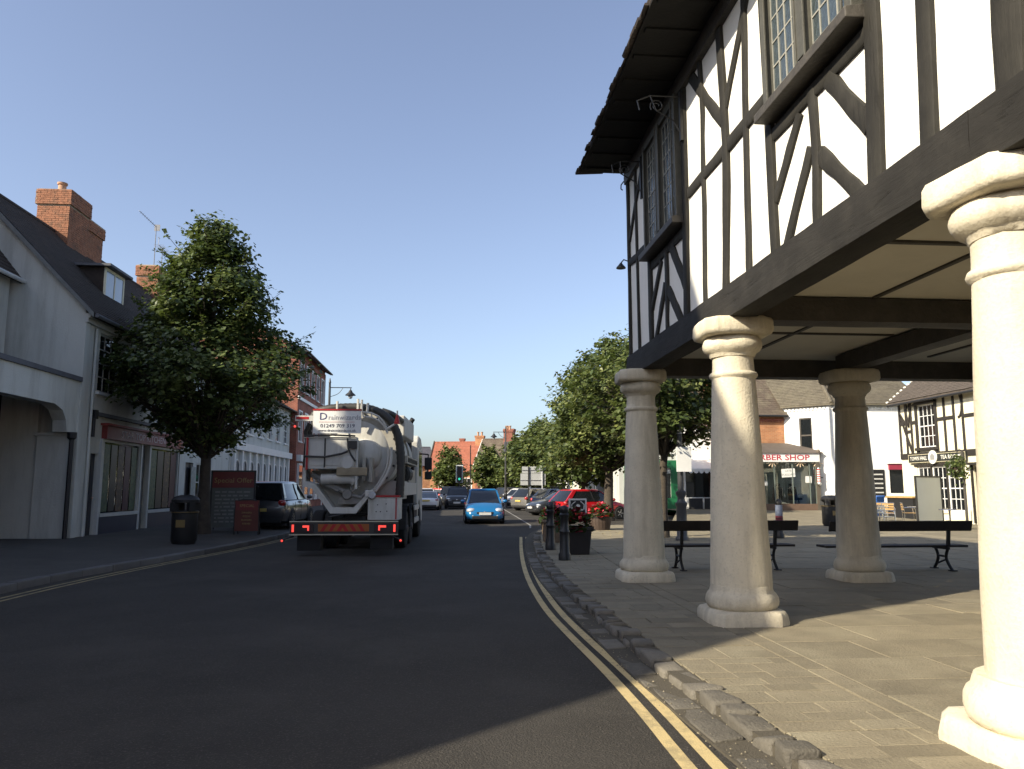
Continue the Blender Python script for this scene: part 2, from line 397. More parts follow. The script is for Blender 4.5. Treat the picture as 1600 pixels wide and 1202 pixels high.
g.quad((-30,-60,RZ-.02),(60,-60,RZ-.02),(60,180,RZ-.02),(-30,180,RZ-.02)); g.f[-1] = g.f[-1]
# finely cut carriageway so that it crowns a little
rows = [-60,-20,-6,-2,0,2,4,6,8,10,12,15,18,21,25,30,36,45,60,80,110,180]
def lerp_line(P, y):
    for i in range(len(P)-1):
        if P[i].y <= y <= P[i+1].y: 
            t = (y-P[i].y)/max(1e-6,P[i+1].y-P[i].y); return P[i].x+(P[i+1].x-P[i].x)*t
    return P[0].x if y < P[0].y else P[-1].x
tag(g.build('road', asphalt), kind='structure')

# left pavement, rising towards the houses
g = MB(); L = KLs
for i in range(len(L)-1):
    a, b = L[i], L[i+1]
    g.quad((-30,a.y,.25),(a.x-.2,a.y,.03),(b.x-.2,b.y,.03),(-30,b.y,.25)); 
    g.f[-1] = g.f[-1]
g2 = MB()
for i in range(len(L)-1):
    a, b = L[i], L[i+1]
    for (xa, za, xb, zb) in ((-.2,.028,-3.6,.17),(-3.6,.17,-30,.2)):
        g2.quad((a.x+xb,a.y,zb),(a.x+xa,a.y,za),(b.x+xa,b.y,za),(b.x+xb,b.y,zb))
pl = tag(g2.build('pavement_left', pave_left, fix=True), kind='structure')
# left kerb stones
def along(P, step):
    out = []; acc = 0.0; nxt = 0.0
    for i in range(len(P)-1):
        a, b = P[i], P[i+1]; l = (b-a).length; d = (b-a)/max(l,1e-9)
        while nxt <= acc+l: out.append((a+d*(nxt-acc), d)); nxt += step if not callable(step) else step()
        acc += l
    return out
def stone_mesh(name, l, w, h, seed, mat, k=.02, bev=.018):
    rnd = random.Random(seed); m = MB()
    P = [(-l/2,-w/2,-h),(l/2,-w/2,-h),(l/2,w/2,-h),(-l/2,w/2,-h),(-l/2,-w/2,0),(l/2,-w/2,0),(l/2,w/2,0),(-l/2,w/2,0)]
    m.hexa([(x+rnd.uniform(-k,k),y+rnd.uniform(-k,k),z+(rnd.uniform(-k,k) if z==0 else 0)) for x,y,z in P])
    me = m.mesh(name, mat); bm = bmesh.new(); bm.from_mesh(me)
    bmesh.ops.bevel(bm, geom=[e for e in bm.edges], offset=bev, segments=2, affect='EDGES', profile=.6); bm.to_mesh(me); bm.free()
    me.polygons.foreach_set('use_smooth',[True]*len(me.polygons)); return me
kerb_conc = M('kerb_concrete', (.11,.105,.10), .88, .2, 3, .4, 50, rand=.15)
kl = tag(MB().box(-14,-13.9,120,120.1,-.15,-.12).build('kerb_left', kerb_conc), kind='structure')
ms = [stone_mesh('kerb_stone', .90, .2, .16, s, kerb_conc, .006, .012) for s in range(3)]
for i,(p,d) in enumerate(along(KLs, .92)):
    if not (6 < p.y < 60): continue
    inst(ms[i%3], 'kerb_stone', kl, (p.x-.1, p.y, .032), (0,0,math.atan2(d.y,d.x)))
# far stretches of the left kerb as one strip
g = MB()
for P in ([q for q in KLs if q.y<=7], [q for q in KLs if q.y>=59]):
    for i in range(len(P)-1): g.beam((P[i].x-.1,P[i].y,-.05),(P[i+1].x-.1,P[i+1].y,-.05),.2,.16)
g.build('kerb_run', kerb_conc, kl)

# plaza around the town hall: mortar bed, flags on top
g = MB(); P = [(p.x+.16,p.y) for p in KRs]
for i in range(len(P)-1):
    (x0,y0),(x1,y1) = P[i],P[i+1]
    if y1<=y0+1e-6: continue
    g.quad((x0,y0,-.012),(40,y0,-.012),(40,y1,-.012),(x1,y1,-.012))
plaza = tag(g.build('plaza_pavement', mortar), kind='structure')
slabs = {}
def slab_mesh(lx, ly, seed):
    key = (round(lx,2), round(ly,2), seed)
    if key in slabs: return slabs[key]
    rnd = random.Random(hash(key) & 0xffff); m = MB(); a,b = lx/2-.003, ly/2-.003; k=.004; ch=.003
    q = [(-a+rnd.uniform(-k,k),-b+rnd.uniform(-k,k)),(a+rnd.uniform(-k,k),-b+rnd.uniform(-k,k)),(a+rnd.uniform(-k,k),b+rnd.uniform(-k,k)),(-a+rnd.uniform(-k,k),b+rnd.uniform(-k,k))]
    m.loft([[(x,y,-.03) for x,y in q],[(x,y,-.004) for x,y in q],[(x*(1-ch/a),y*(1-ch/b),0) for x,y in q]], cap0=False)
    slabs[key] = m.mesh('paving_slab', slab_stone); return slabs[key]
rnd = random.Random(11); nslab = 0; stuff = MB()
def put_slab(x, y, lx, ly, rz=0.0):
    global nslab
    z = rnd.uniform(-.003,.003); tilt = (rnd.uniform(-.006,.006), rnd.uniform(-.006,.006), rz+rnd.uniform(-.008,.008))
    if nslab < 296 and y < 13.0:
        inst(slab_mesh(lx, ly, rnd.randrange(3)), 'paving_slab', plaza, (x,y,z), tilt); nslab += 1
    else:
        a,b = lx/2-.004, ly/2-.004; zz = z
        stuff.hexa([(x-a,y-b,-.03),(x+a,y-b,-.03),(x+a,y+b,-.03),(x-a,y+b,-.03),(x-a,y-b,zz),(x+a,y-b,zz),(x+a,y+b,zz),(x-a,y+b,zz)])
# narrow flags next to the kerb: courses across the footway
y = 3.3
while y < 31:
    ly = rnd.choice([.2,.24,.28,.3]); kx = lerp_line(KRs, y+ly/2)+.165; x = kx; end = 2.98 if y < 14 else kx+1.2
    while x < end-.08:
        lx = min(rnd.choice([.3,.38,.45,.52]), end-x)
        if end-x-lx < .12: lx = end-x
        put_slab(x+lx/2, y+ly/2, lx, ly); x += lx
    y += ly
# dished channel line and the larger flags under the hall
y = 3.3
while y < 13.8:
    ly = rnd.choice([.5,.62,.75]); put_slab(3.09, y+ly/2, .2, ly); y += ly
y = 2.9; r = 0
while y < 30.5:
    ly = rnd.choice([.45,.6,.75]); x0 = 3.2 if y < 14 else lerp_line(KRs, y+ly/2)+1.38; x = x0 - (0 if r%2 else .0)
    while x < 15:
        lx = rnd.choice([.6,.75,.9,1.05]); put_slab(x+lx/2, y+ly/2, lx, ly); x += lx
    y += ly; r += 1
st = tag(stuff.build('flagstones', slab_stone, plaza), kind='stuff')
g = MB(); g.quad((15,-6,-.006),(40,-6,-.006),(40,60,.3),(15,32,-.006))
tag(MB().quad((15,-6,-.004),(60,-6,-.004),(60,31,-.004),(15,31,-.004)).quad((9,31,-.004),(60,31,-.004),(60,40,.3),(12,40,.3)).quad((12,40,.3),(60,40,.3),(60,60,.3),(12,60,.3)).build('market_paving', slab_stone), kind='structure')
# granite kerb setts (right)
kr = tag(MB().box(14,14.1,32.1,32.3,-.15,-.05).build('kerb_right', granite), kind='structure')
setts = [stone_mesh('kerb_sett', l, .21, .2, s, granite, .03, .03) for s,l in enumerate((.22,.26,.29,.33,.25,.2,.31))]
rs = random.Random(5); pos = 2.6
L_ = along(KRs, .02); acc = 0
i = 0
while i < len(L_):
    p, d = L_[i]
    k = rs.randrange(7); l = (.22,.26,.29,.33,.25,.2,.31)[k]
    mid = L_[min(i+int(l/2/.02), len(L_)-1)]
    if 2.5 < mid[0].y < 30 and mid[0].x < 5:
        p, d = mid
        inst(setts[k], 'kerb_sett', kr, (p.x+.07+rs.uniform(-.012,.012), p.y, .006+rs.uniform(-.012,.012)), (rs.uniform(-.03,.03), rs.uniform(-.05,.05), math.atan2(d.y,d.x)))
    i += int((l+.05)/.02)
gs = [stone_mesh('gutter_sett', l, .19, .1, 20+s, granite, .012, .012) for s,l in enumerate((.26,.34,.42))]
i = 0
while i < len(L_):
    k = rs.randrange(3); l = (.26,.34,.42)[k]; p, d = L_[min(i+int(l/2/.02), len(L_)-1)]
    if 2.5 < p.y < 19: inst(gs[k], 'gutter_sett', kr, (p.x-.16+rs.uniform(-.01,.01), p.y, RZ+.002+rs.uniform(-.008,.004)), (rs.uniform(-.02,.02),0,math.atan2(d.y,d.x)))
    i += int((l+.03)/.02)
g = MB()
for i in range(len(KRs)-1):
    a, b = KRs[i], KRs[i+1]
    g.beam((a.x+.07,a.y,-.075),(b.x+.07,b.y,-.075),.17,.13); g.beam((a.x-.15,a.y,RZ-.03),(b.x-.15,b.y,RZ-.03),.26,.052)
g.build('kerb_bed', mortar, kr)
# painted lines
def line(mb, P, w, z, jit=.004):
    P = [Vector(p) for p in P]; r = random.Random(2)
    for i in range(len(P)-1):
        a, b = P[i], P[i+1]; d = (b-a).normalized(); n = Vector((-d.y, d.x))
        d0 = (P[i]-P[i-1]).normalized() if i else d; n0 = Vector((-d0.y,d0.x)); n0 = (n0+n).normalized()
        d1 = (P[i+2]-b).normalized() if i+2 < len(P) else d; n1 = (Vector((-d1.y,d1.x))+n).normalized()
        mb.quad((*(a-n0*w/2),z),(*(b-n1*w/2),z),(*(b+n1*w/2),z),(*(a+n0*w/2),z))
    return mb
yl = [(1.36,-5),(1.38,4.5),(1.40,5.6),(1.39,6.8),(1.33,8.35),(1.28,10.5),(1.43,14.3),(1.80,19.1),(2.36,25.1)]
yr = [(1.54,-5),(1.555,4.5),(1.565,5.6),(1.55,6.8),(1.48,8.35),(1.44,10.5),(1.60,14.3),(1.98,19.1),(2.55,25.1)]
for P in (yl, yr): tag(line(MB(), smoothline(P,2), .088, RZ-.016).build('yellow_line', yellow_paint), kind='structure')
ly = [(-6.45,-5),(-6.32,6),(-6.26,11.5),(-6.17,13.9),(-5.88,16.6),(-5.45,19.5),(-5.0,22.9),(-4.75,27),(-4.65,50)]
for dx in (0,-.17): tag(line(MB(), smoothline([(x+dx,y) for x,y in ly],2), .07, RZ-.016).build('yellow_line', M('yellow_worn', (.30,.24,.12), .85, .2, 5, .4, 90, stain=(.08,.075,.06), stain_amt=.9, stain_scale=4)), kind='structure')
tag(line(MB(), [(3.25,30.6),(3.5,33),(4.0,52.8),(4.4,70),(4.4,95)], .07, RZ-.016).build('bay_line', white_line), kind='structure')

# grit and dead leaves gathered along the gutter and the joints of the kerb
rg = random.Random(31); gm = MB()
for p, d in L_[::1]:
    if not (2.8 < p.y < 22) or rg.random() < .25: continue
    for _ in range(2):
        n = rg.choice((rg.gauss(-.03,.02), rg.gauss(-.29,.05), rg.uniform(-.3,.0), rg.gauss(.165,.012))); z = (RZ+.006) if n < .05 else .002; s_ = rg.uniform(.003,.011)
        c = Vector((p.x+n, p.y+rg.uniform(-.02,.02), z)); a_ = rg.uniform(0,6.28); u = Vector((math.cos(a_),math.sin(a_),0))*s_; v = Vector((-u.y,u.x,0))*rg.uniform(.5,1)
        gm.quad(c-u, c-v, c+u, c+v); k = len(gm.v); gm.v.append(tuple(c+Vector((0,0,s_*.8)))); gm.f.pop(); gm.mi.pop()
        for i_ in range(4): gm.f.append((k-4+i_, k-4+(i_+1)%4, k)); gm.mi.append(0)
tag(gm.build('gutter_grit', M('grit',(.22,.19,.13),.95,.5,20,0), kr), kind='stuff')
# ---------------------------------------------------------------- town hall on stone columns
th = thing('town_hall', 'black and white timber framed hall raised on cream stone columns beside the road', 'town hall', (6.6,7,0), world=True)
X0, X1, Y0, Y1, ZB, ZT = 3.2, 10.0, -3.6, 13.45, 3.82, 7.3
CXS, CYS = (3.42, 6.75, 9.9), (-3.4, .4, 4.33, 8.75, 12.7)
CPOS = {(0,2):(3.49,4.34),(0,3):(3.35,8.75),(0,4):(3.24,12.72),(1,4):(6.77,12.42),(1,3):(7.02,8.75)}
# column: shaft, base and capital shared by all
def rough(mb, amp, sc=3.0, seed=0):
    out = []
    for p in mb.v:
        q = Vector(p)*sc + Vector((seed,0,0)); n = noise.noise_vector(q); n2 = noise.noise_vector(q*2.7)
        out.append((p[0]+amp*(n.x+.5*n2.x), p[1]+amp*(n.y+.5*n2.y), p[2]+amp*.6*(n.z+.4*n2.z)))
    mb.v = out; return mb
def octa(c, h, z, rz=0):
    """square with cut corners, subdivided"""
    pts = []; cc = c*h; P = [(-h+cc,-h),(h-cc,-h),(h,-h+cc),(h,h-cc),(h-cc,h),(-h+cc,h),(-h,h-cc),(-h,-h+cc)]
    for i in range(8):
        a, b = Vector(P[i]), Vector(P[(i+1)%8])
        for k in range(4): q = a.lerp(b,k/4); pts.append((q.x,q.y,z))
    return pts
col_variants = []
for sdd in range(3):
    sh = MB(); prof = []
    for i in range(19):
        t = i/18; z = .36+t*2.40; r = .342-.094*t**1.1+.004*math.sin(t*3.1)
        prof.append((r, z))
    prof += [(.248,2.77),(.272,2.785),(.28,2.81),(.27,2.835),(.246,2.845),(.24,2.90),(.236,3.0),(.242,3.06)]
    sh.lathe(prof, 40); rough(sh, .007, 2.2, sdd*7)
    bs = MB(); bs.loft([octa(.30,.43,-.02),octa(.30,.435,.03),octa(.30,.425,.11),octa(.32,.405,.145),octa(.5,.37,.155)])
    bs.lathe([(.33,.145),(.378,.155),(.40,.19),(.406,.23),(.396,.28),(.372,.32),(.352,.34),(.346,.37),(.336,.41)], 36); rough(bs, .022, 3.6, sdd*5+1)
    cp = MB(); cp.lathe([(.245,3.02),(.262,3.055),(.275,3.07),(.31,3.09),(.335,3.13),(.343,3.17),(.33,3.22),(.30,3.26)], 36)
    cp.loft([octa(.3,.34,3.255),octa(.32,.385,3.27),octa(.32,.40,3.31),octa(.32,.395,3.415),octa(.33,.38,3.455),octa(.33,.35,3.462)]); rough(cp, .016, 3.2, sdd*3+2)
    col_variants.append((sh.mesh('shaft',col_stone,smooth=60), bs.mesh('base',col_stone,smooth=60), cp.mesh('capital',col_stone,smooth=60)))
for i,x in enumerate(CXS):
    for k,y in enumerate(CYS):
        if i == 2 and k in (0,): continue
        x_, y_ = CPOS.get((i,k),(x,y)); v = col_variants[(i+2*k)%3]; rz = random.Random(i*7+k).uniform(-.12,.12)
        s = inst(v[0], 'column', th, (x_,y_,0), (0,0,rz))
        OFF[s.name] = (0,0,0)
        for m, n in ((v[1],'column_base'),(v[2],'capital')):
            q = inst(m, n, s)
            if (i,k) == (0,2) and n == 'column_base': q.scale = (1.16,1.16,1)
# main beams
def rbeam(a, b, w, h, seed, mat=black_timber, name='beam', cut=12, amp=.012, up=(0,0,1)):
    """hewn beam: subdivided and uneven"""
    a, b = Vector(a), Vector(b); d = b-a; dn = d.normalized(); s = dn.cross(Vector(up)).normalized(); u = s.cross(dn)
    rings = []
    n = max(3, int(d.length/.22))
    for i in range(n+1):
        c = a+d*i/n; ring = []
        for (p,q) in ((-1,-1),(0,-1.0),(1,-1),(1,0),(1,1),(0,1),(-1,1),(-1,0)):
            ch = .94 if abs(p)==1 and abs(q)==1 else 1
            ring.append(c + s*p*w/2*ch + u*q*h/2*ch)
        rings.append(ring)
    m = MB().loft(rings)
    return rough(m, amp, 1.9, seed)
b = rbeam((X0+.15,4.25,3.635),(X0+.15,Y1,3.635),.34,.40,1); b.build('sill_beam', beam_y, th, smooth=50)
b = rbeam((X0+.145,Y0,3.625),(X0+.145,4.245,3.625),.34,.40,2); b.build('sill_beam', beam_y, th, smooth=50)
for k,y in enumerate(CYS[1:4]): rbeam((X0+.30,y,3.60),(X1-.1,y,3.60),.34,.30,5+k).build('cross_beam', black_timber, th, smooth=50)
rbeam((X0+.325,Y1-.2,3.63),(X1,Y1-.2,3.63),.36,.39,9).build('end_beam', black_timber, th, smooth=50)
rbeam((X0+.325,Y0+.2,3.63),(X1,Y0+.2,3.63),.36,.39,10).build('end_beam', black_timber, th, smooth=50)
rbeam((X1-.15,Y0,3.63),(X1-.15,Y1,3.63),.34,.39,11).build('sill_beam', black_timber, th, smooth=50)
for k in range(4): rbeam((CXS[1],CYS[k]+.2,3.595),(CXS[1],CYS[k+1]-.2,3.595),.32,.28,14+k).build('spine_beam', black_timber, th, smooth=50)
# ceiling of the open undercroft: plaster between thin ribs
ceil = M('ceiling_plaster', (.62,.58,.48), .9, .06, 2, .2, 20)
MB().box(X0+.25,X1-.2,Y0+.2,Y1-.3,3.76,3.80).build('ceiling', ceil, th)
for k in range(4):
    ya, yb = CYS[k], CYS[k+1]; ym = (ya+yb)/2
    for (xa, xb) in ((X0+.33,CXS[1]-.17),(CXS[1]+.17,X1-.33)):
        MB().box(xa,xb,ym-.03,ym+.03,3.735,3.765).build('ceiling_rib', black_timber, th)
        xm = (xa+xb)/2
        MB().box(xm-.03,xm+.03,ya+.18,ym-.035,3.737,3.765).build('ceiling_rib', black_timber, th)
        MB().box(xm-.03,xm+.03,ym+.035,yb-.18,3.737,3.765).build('ceiling_rib', black_timber, th)
# plaster walls of the upper floor
def fwin(a,b): return (a,b,5.22,7.12)
WN = [(5.42,7.13),(10.15,11.95)]
g = MB()
ops = [(WN[0][0],WN[0][1],5.22,7.1),(WN[1][0],WN[1][1],5.22,7.1)]
us = sorted({Y0+.05, Y1-.05, *[q for o in ops for q in o[:2]]}); 
def cell(y0,y1,z0,z1): g.quad((X0+.07,y1,z0),(X0+.07,y0,z0),(X0+.07,y0,z1),(X0+.07,y1,z1))
for i in range(len(us)-1):
    m = (us[i]+us[i+1])/2; op = [o for o in ops if o[0]<m<o[1]]
    # cut into strips so that the plaster can undulate
    n = max(1,int((us[i+1]-us[i])/.25))
    for k in range(n):
        a = us[i]+(us[i+1]-us[i])*k/n; c = us[i]+(us[i+1]-us[i])*(k+1)/n
        for z in range(14):
            z0 = ZB-.03+(ZT+.02-ZB+.03)*z/14; z1 = ZB-.03+(ZT+.02-ZB+.03)*(z+1)/14
            if op and z1 > 5.3 and z0 < 7.0: continue
            cell(a,c,z0,z1)
rough(g,.006,1.5,3)
g.quad((X0+.07,Y1-.06,ZB),(X1-.07,Y1-.06,ZB),(X1-.07,Y1-.06,ZT+.02),(X0+.07,Y1-.06,ZT+.02))
g.quad((X0+.07,Y0+.06,ZB),(X0+.07,Y0+.06,ZT+.02),(X1-.07,Y0+.06,ZT+.02),(X1-.07,Y0+.06,ZB))
g.quad((X1-.07,Y0+.06,ZB),(X1-.07,Y0+.06,ZT+.02),(X1-.07,Y1-.06,ZT+.02),(X1-.07,Y1-.06,ZB))
for yy in (Y1-.06,Y0+.06): g.quad((X0+.07,yy,ZT+.02),(X1-.07,yy,ZT+.02),((X0+X1)/2,yy,ZT+3.4))
g.build('plaster_infill', white_plaster, th, smooth=50)
MB().box(X0+.3,X1-.3,Y0+.3,Y1-.3,3.9,3.92).build('upper_floor', wood_dark, th)
# timbers of the street front: bent pieces given as points (Y,Z) and width
def timber(name, pts, w, seed, depth=.14, x=X0, taper=1.0):
    pts = smoothline([Vector(p) for p in pts],1) if len(pts) > 2 else [Vector(pts[0]).lerp(Vector(pts[1]),k/5) for k in range(6)]
    rings = []; rr = random.Random(seed)
    for i,p in enumerate(pts):
        d = (pts[min(i+1,len(pts)-1)]-pts[max(i-1,0)]).normalized(); n = Vector((-d.y,d.x)); ww = w*(1+(taper-1)*i/len(pts))/2
        e1 = rr.uniform(-.012,.012); e2 = rr.uniform(-.012,.012)
        A = p-n*(ww+e1); B = p+n*(ww+e2)
        rings.append([(x+depth,A.x,A.y),(x+.006,A.x,A.y),(x,A.x*.95+B.x*.05,A.y*.95+B.y*.05),(x-.002,(A.x+B.x)/2,(A.y+B.y)/2),(x,A.x*.05+B.x*.95,A.y*.05+B.y*.95),(x+.006,B.x,B.y),(x+depth,B.x,B.y)])
    m = MB().loft(rings); rough(m,.005,4,seed)
    return m.build(name, stud_z, th, smooth=45, fix=True)
XF = X0+.026
tid = 0
def stud(pts, w, name='stud', lay=0):
    global tid; tid += 1
    return timber(name, pts, w*.8, tid, x=XF+.0022*lay+.0007*(tid%3))
TOP = ZT
# bay between the two windows
stud([(9.30,TOP),(9.19,6.45),(9.25,5.88),(9.28,4.83),(9.35,3.80)], .11, lay=2)
stud([(8.54,TOP),(8.47,6.26),(8.45,5.76),(8.45,5.16),(8.53,4.57),(8.61,3.78)], .21, 'post')
stud([(7.72,TOP),(7.78,6.18),(7.87,4.75),(7.88,4.34),(7.90,3.80)], .13, lay=2)
stud([(9.9,5.51),(7.30,5.51)], .19, 'rail', 4)
stud([(9.80,7.27),(8.55,5.88)], .19, 'brace', 6)
stud([(8.42,6.02),(7.72,6.85),(7.45,TOP)], .17, 'brace', 6)
for (ws, y0) in ((WN[0], 0), (WN[1], 4.73)):
    o = y0
    stud([(7.27+o,TOP),(7.22+o,5.2),(7.22+o,3.80)], .20, 'post')
    stud([(5.26+o,TOP),(5.30+o,5.2),(5.38+o,3.80)], .24, 'post')
    stud([(6.30+o,5.10),(6.28+o,4.6),(6.34+o,3.78)], .15, lay=2)
    stud([(6.56+o,4.98),(7.16+o,4.36)], .15, 'brace', 4)
    stud([(6.38+o,4.56),(7.0+o,3.78)], .15, 'brace', 4)
    stud([(6.02+o,5.03),(5.42+o,4.30)], .20, 'brace', 4)
    stud([(6.22+o,4.43),(5.58+o,3.77)], .19, 'brace', 4)
    stud([(7.14+o,5.06),(5.40+o,5.06)], .17, 'rail', 5)
# far end and near end
stud([(13.37,TOP),(13.37,3.80)], .15, 'corner_post')
stud([(12.79,TOP),(12.77,5.5),(12.74,3.80)], .10, lay=2)
stud([(12.10,7.2),(13.32,5.96)], .13, 'brace', 4)
stud([(13.30,5.55),(12.10,5.47)], .17, 'rail', 4)
stud([(4.65,TOP),(4.62,5.6),(4.73,3.80)], .20, 'post')
stud([(3.92,TOP),(3.86,5.5),(3.95,3.80)], .30, 'post')
for y in (3.2,2.4,1.6,.8,0,-.8,-1.6,-2.4): stud([(y,TOP),(y+.04,5.4),(y,3.80)], .19, 'post')
stud([(-3.5,TOP),(-3.5,3.80)], .2, 'corner_post')
rbeam((X0+.10,Y0,7.2),(X0+.10,Y1,7.2),.22,.26,33).build('wall_plate', black_timber, th, smooth=50)
# end walls and back, coarse posts
for yy,yo in ((Y1-.03,1),(Y0+.03,-1)):
    for x in (3.9,4.7,5.5,6.3,7.1,7.9,8.7,9.5):
        MB().box(x-.09,x+.09,yy-.04,yy+.04,ZB,ZT+(.0)).build('end_post', black_timber, th)
# leaded windows
leaded = M('lead_came', (.30,.29,.25), .6, .1, 5, 0)
win_green = M('window_frame_paint', (.075,.072,.058), .55, .25, 6, .3, 30)
curtain = M('net_curtain', (.62,.64,.66), .9, .08, 3, .1, 30)
pane_me = MB().box(-.003,.003,-.5,.5,-.5,.5).mesh('pane', M('old_glass', (.05,.065,.07), .04, .3, 3, .25, 5, spec=1.0))
for (a,b) in WN:
    f = MB(); xo = X0-.045; xi = X0+.07
    f.box(xo,xi,a,a+.10,5.3,7.12); f.box(xo,xi,b-.10,b,5.3,7.12); f.box(xo+.002,xi,a+.10,b-.10,7.0,7.12); f.box(xo+.002,xi,a+.10,b-.10,5.3,5.37)
    mid = (a+b)/2; f.box(xo-.01,xi,mid-.07,mid+.07,5.37,7.0)
    for c in (a+.125,b-.125,mid-.085,mid+.085): f.box(xo-.022,xo-.0,c-.012,c+.012,5.3,7.05)
    wo = f.build('window', win_green, th, bevel=.006)
    MB().hexa([(X0-.13,a-.06,5.17),(X0+.1,a-.06,5.17),(X0+.1,b+.06,5.17),(X0-.13,b+.06,5.17),(X0-.13,a-.06,5.265),(X0+.1,a-.06,5.30),(X0+.1,b+.06,5.30),(X0-.13,b+.06,5.265)]).build('window_sill', black_timber, wo, bevel=.008)
    MB().quad((X0+.30,a-.3,5.0),(X0+.30,b+.3,5.0),(X0+.30,b+.3,7.2),(X0+.30,a-.3,7.2)).build('room_curtain', curtain, wo)
    cm = MB()
    rw = random.Random(int(a*10))
    for (c0,c1) in ((a+.10,mid-.07),(mid+.07,b-.10)):
        s0, s1, z0, z1 = c0+.05, c1-.05, 5.42, 6.95
        cm.box(X0+.0,X0+.03,c0,s0,5.37,7.0); cm.box(X0+.0,X0+.03,s1,c1,5.37,7.0); cm.box(X0+.001,X0+.03,s0,s1,5.37,5.42); cm.box(X0+.001,X0+.03,s0,s1,6.95,7.0)
    cm.build('casement', win_green, wo)
    lm = MB()
    for (c0,c1) in ((a+.10,mid-.07),(mid+.07,b-.10)):
        s0, s1, z0, z1 = c0+.05, c1-.05, 5.42, 6.95; nc, nr = 4, 6; pw, ph = (s1-s0)/nc, (z1-z0)/nr
        for i in range(nc):
            for k in range(nr):
                inst(pane_me, 'pane', wo, (X0+.015, s0+(i+.5)*pw, z0+(k+.5)*ph), (0, rw.uniform(-.02,.02), rw.uniform(-.025,.025)), (1,pw-.006,ph-.006))
        for i in range(nc+1): lm.box(X0+.004,X0+.026,s0+i*pw-.008,s0+i*pw+.008,z0,z1)
        for k in range(nr+1): lm.box(X0+.005,X0+.025,s0,s1,z0+k*ph-.008,z0+k*ph+.008)
    lm.build('lead_bars', leaded, wo)
# eaves: boarded soffit, rafters ends, thick ragged tile edge, roof
EX = 2.36
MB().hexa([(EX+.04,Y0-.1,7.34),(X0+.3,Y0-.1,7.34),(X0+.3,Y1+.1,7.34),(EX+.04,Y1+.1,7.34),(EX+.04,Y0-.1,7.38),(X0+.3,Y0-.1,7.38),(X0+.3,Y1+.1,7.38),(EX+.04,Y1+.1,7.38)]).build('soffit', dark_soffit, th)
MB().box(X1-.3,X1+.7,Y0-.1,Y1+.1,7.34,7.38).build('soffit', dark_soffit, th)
y = Y0+.2
while y < Y1: 
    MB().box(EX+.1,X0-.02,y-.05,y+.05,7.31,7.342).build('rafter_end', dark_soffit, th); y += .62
rr = random.Random(4); em = MB(); y = Y0-.15
while y < Y1+.16:
    wd = rr.uniform(.16,.3); x = EX+rr.uniform(-.04,.03)
    for lay in range(3):
        em.hexa([(x+lay*.035+rr.uniform(-.02,.02),y,7.365+lay*.04),(EX+.5,y,7.40+lay*.05),(EX+.5,y+wd-.01,7.40+lay*.05),(x+lay*.035+rr.uniform(-.02,.02),y+wd-.01,7.365+lay*.04),
                 (x+lay*.035,y,7.40+lay*.04),(EX+.5,y,7.46+lay*.05),(EX+.5,y+wd-.01,7.46+lay*.05),(x+lay*.035,y+wd-.01,7.40+lay*.04)])
    y += wd
tag(em.build('eaves_tiles', roof_dark, th), kind='stuff')
ridge_x, ridge_z = (X0+X1)/2, 10.9
rm = MB()
vdir = (ridge_x-EX,0,ridge_z-7.42); Ls = math.hypot(vdir[0],vdir[2])
rm.quad((EX+.1,Y0-.1,7.44),(EX+.1,Y1+.1,7.44),(ridge_x,Y1+.1,ridge_z),(ridge_x,Y0-.1,ridge_z)); rm.quad((X1+.84,Y1+.1,7.44),(X1+.84,Y0-.1,7.44),(ridge_x,Y0-.1,ridge_z),(ridge_x,Y1+.1,ridge_z))
rf = rm.build('roof', roof_dark, th)
tm = MB(); tiles(tm,(EX+.12,Y0-.1,7.47),(0,1,0),vdir,Y1-Y0+.2,Ls,.28,.2,.02); tiles(tm,(X1+.82,Y1+.1,7.47),(0,-1,0),(-vdir[0],0,vdir[2]),Y1-Y0+.2,Ls,.28,.2,.02)
tag(tm.build('roof_tiles', roof_dark, rf), kind='stuff')
# iron work
def ironscroll(y, z, reach=.62):
    m = MB(); P = []
    for k in range(15):
        t = k/14*math.pi; P.append((X0-.02-reach*math.sin(t)*.95, y+.03, z+.18*math.cos(t)))
    m.tube([(X0,y,z+.2),(X0-reach*.7,y,z+.2),(X0-reach,y,z+.12),(X0-reach*.95,y,z-.02)], .012, 6)
    sp = []
    for k in range(22):
        t = k/21*3.2*math.pi; r = .03+.07*k/21; sp.append((X0-reach*.55+r*math.cos(t), y, z+.05+r*math.sin(t)))
    m.tube(sp, .009, 6); m.tube([(X0,y,z-.35),(X0-.12,y,z-.15),(X0-.35,y,z-.02),(X0-reach*.7,y,z+.2)], .011, 6)
    m.box(X0-.02,X0+.02,y-.03,y+.03,z-.45,z+.28)
    return m.build('iron_bracket', black_iron, th)
ironscroll(9.95,6.75); ironscroll(12.2,6.78,.5)
m = MB(); m.tube([(X0+.05,13.46,5.62),(X0-.02,13.5,5.66),(X0-.07,13.52,5.6)],.012,6); m.lathe([(.02,5.6),(.04,5.57),(.085,5.52),(.09,5.50),(.02,5.51)],12,(X0-.07,13.52,0)); m.build('wall_lamp', black_iron, th)
m = MB(); m.tube([(X0-.0,13.46,7.15),(X0-.03,13.55,7.12),(X0-.03,13.57,7.05),(X0-.02,13.5,7.0)],.012,6); m.build('iron_hook', black_iron, th)
m = MB(); m.tube([(3.62,6.2,3.77),(3.62,6.2,3.70)],.006,5); m.tube([(3.62+.03*math.cos(t*.6),6.2,3.67+.035*math.sin(t*.6)) for t in range(11)],.007,5); m.build('ceiling_hook', black_iron, th)
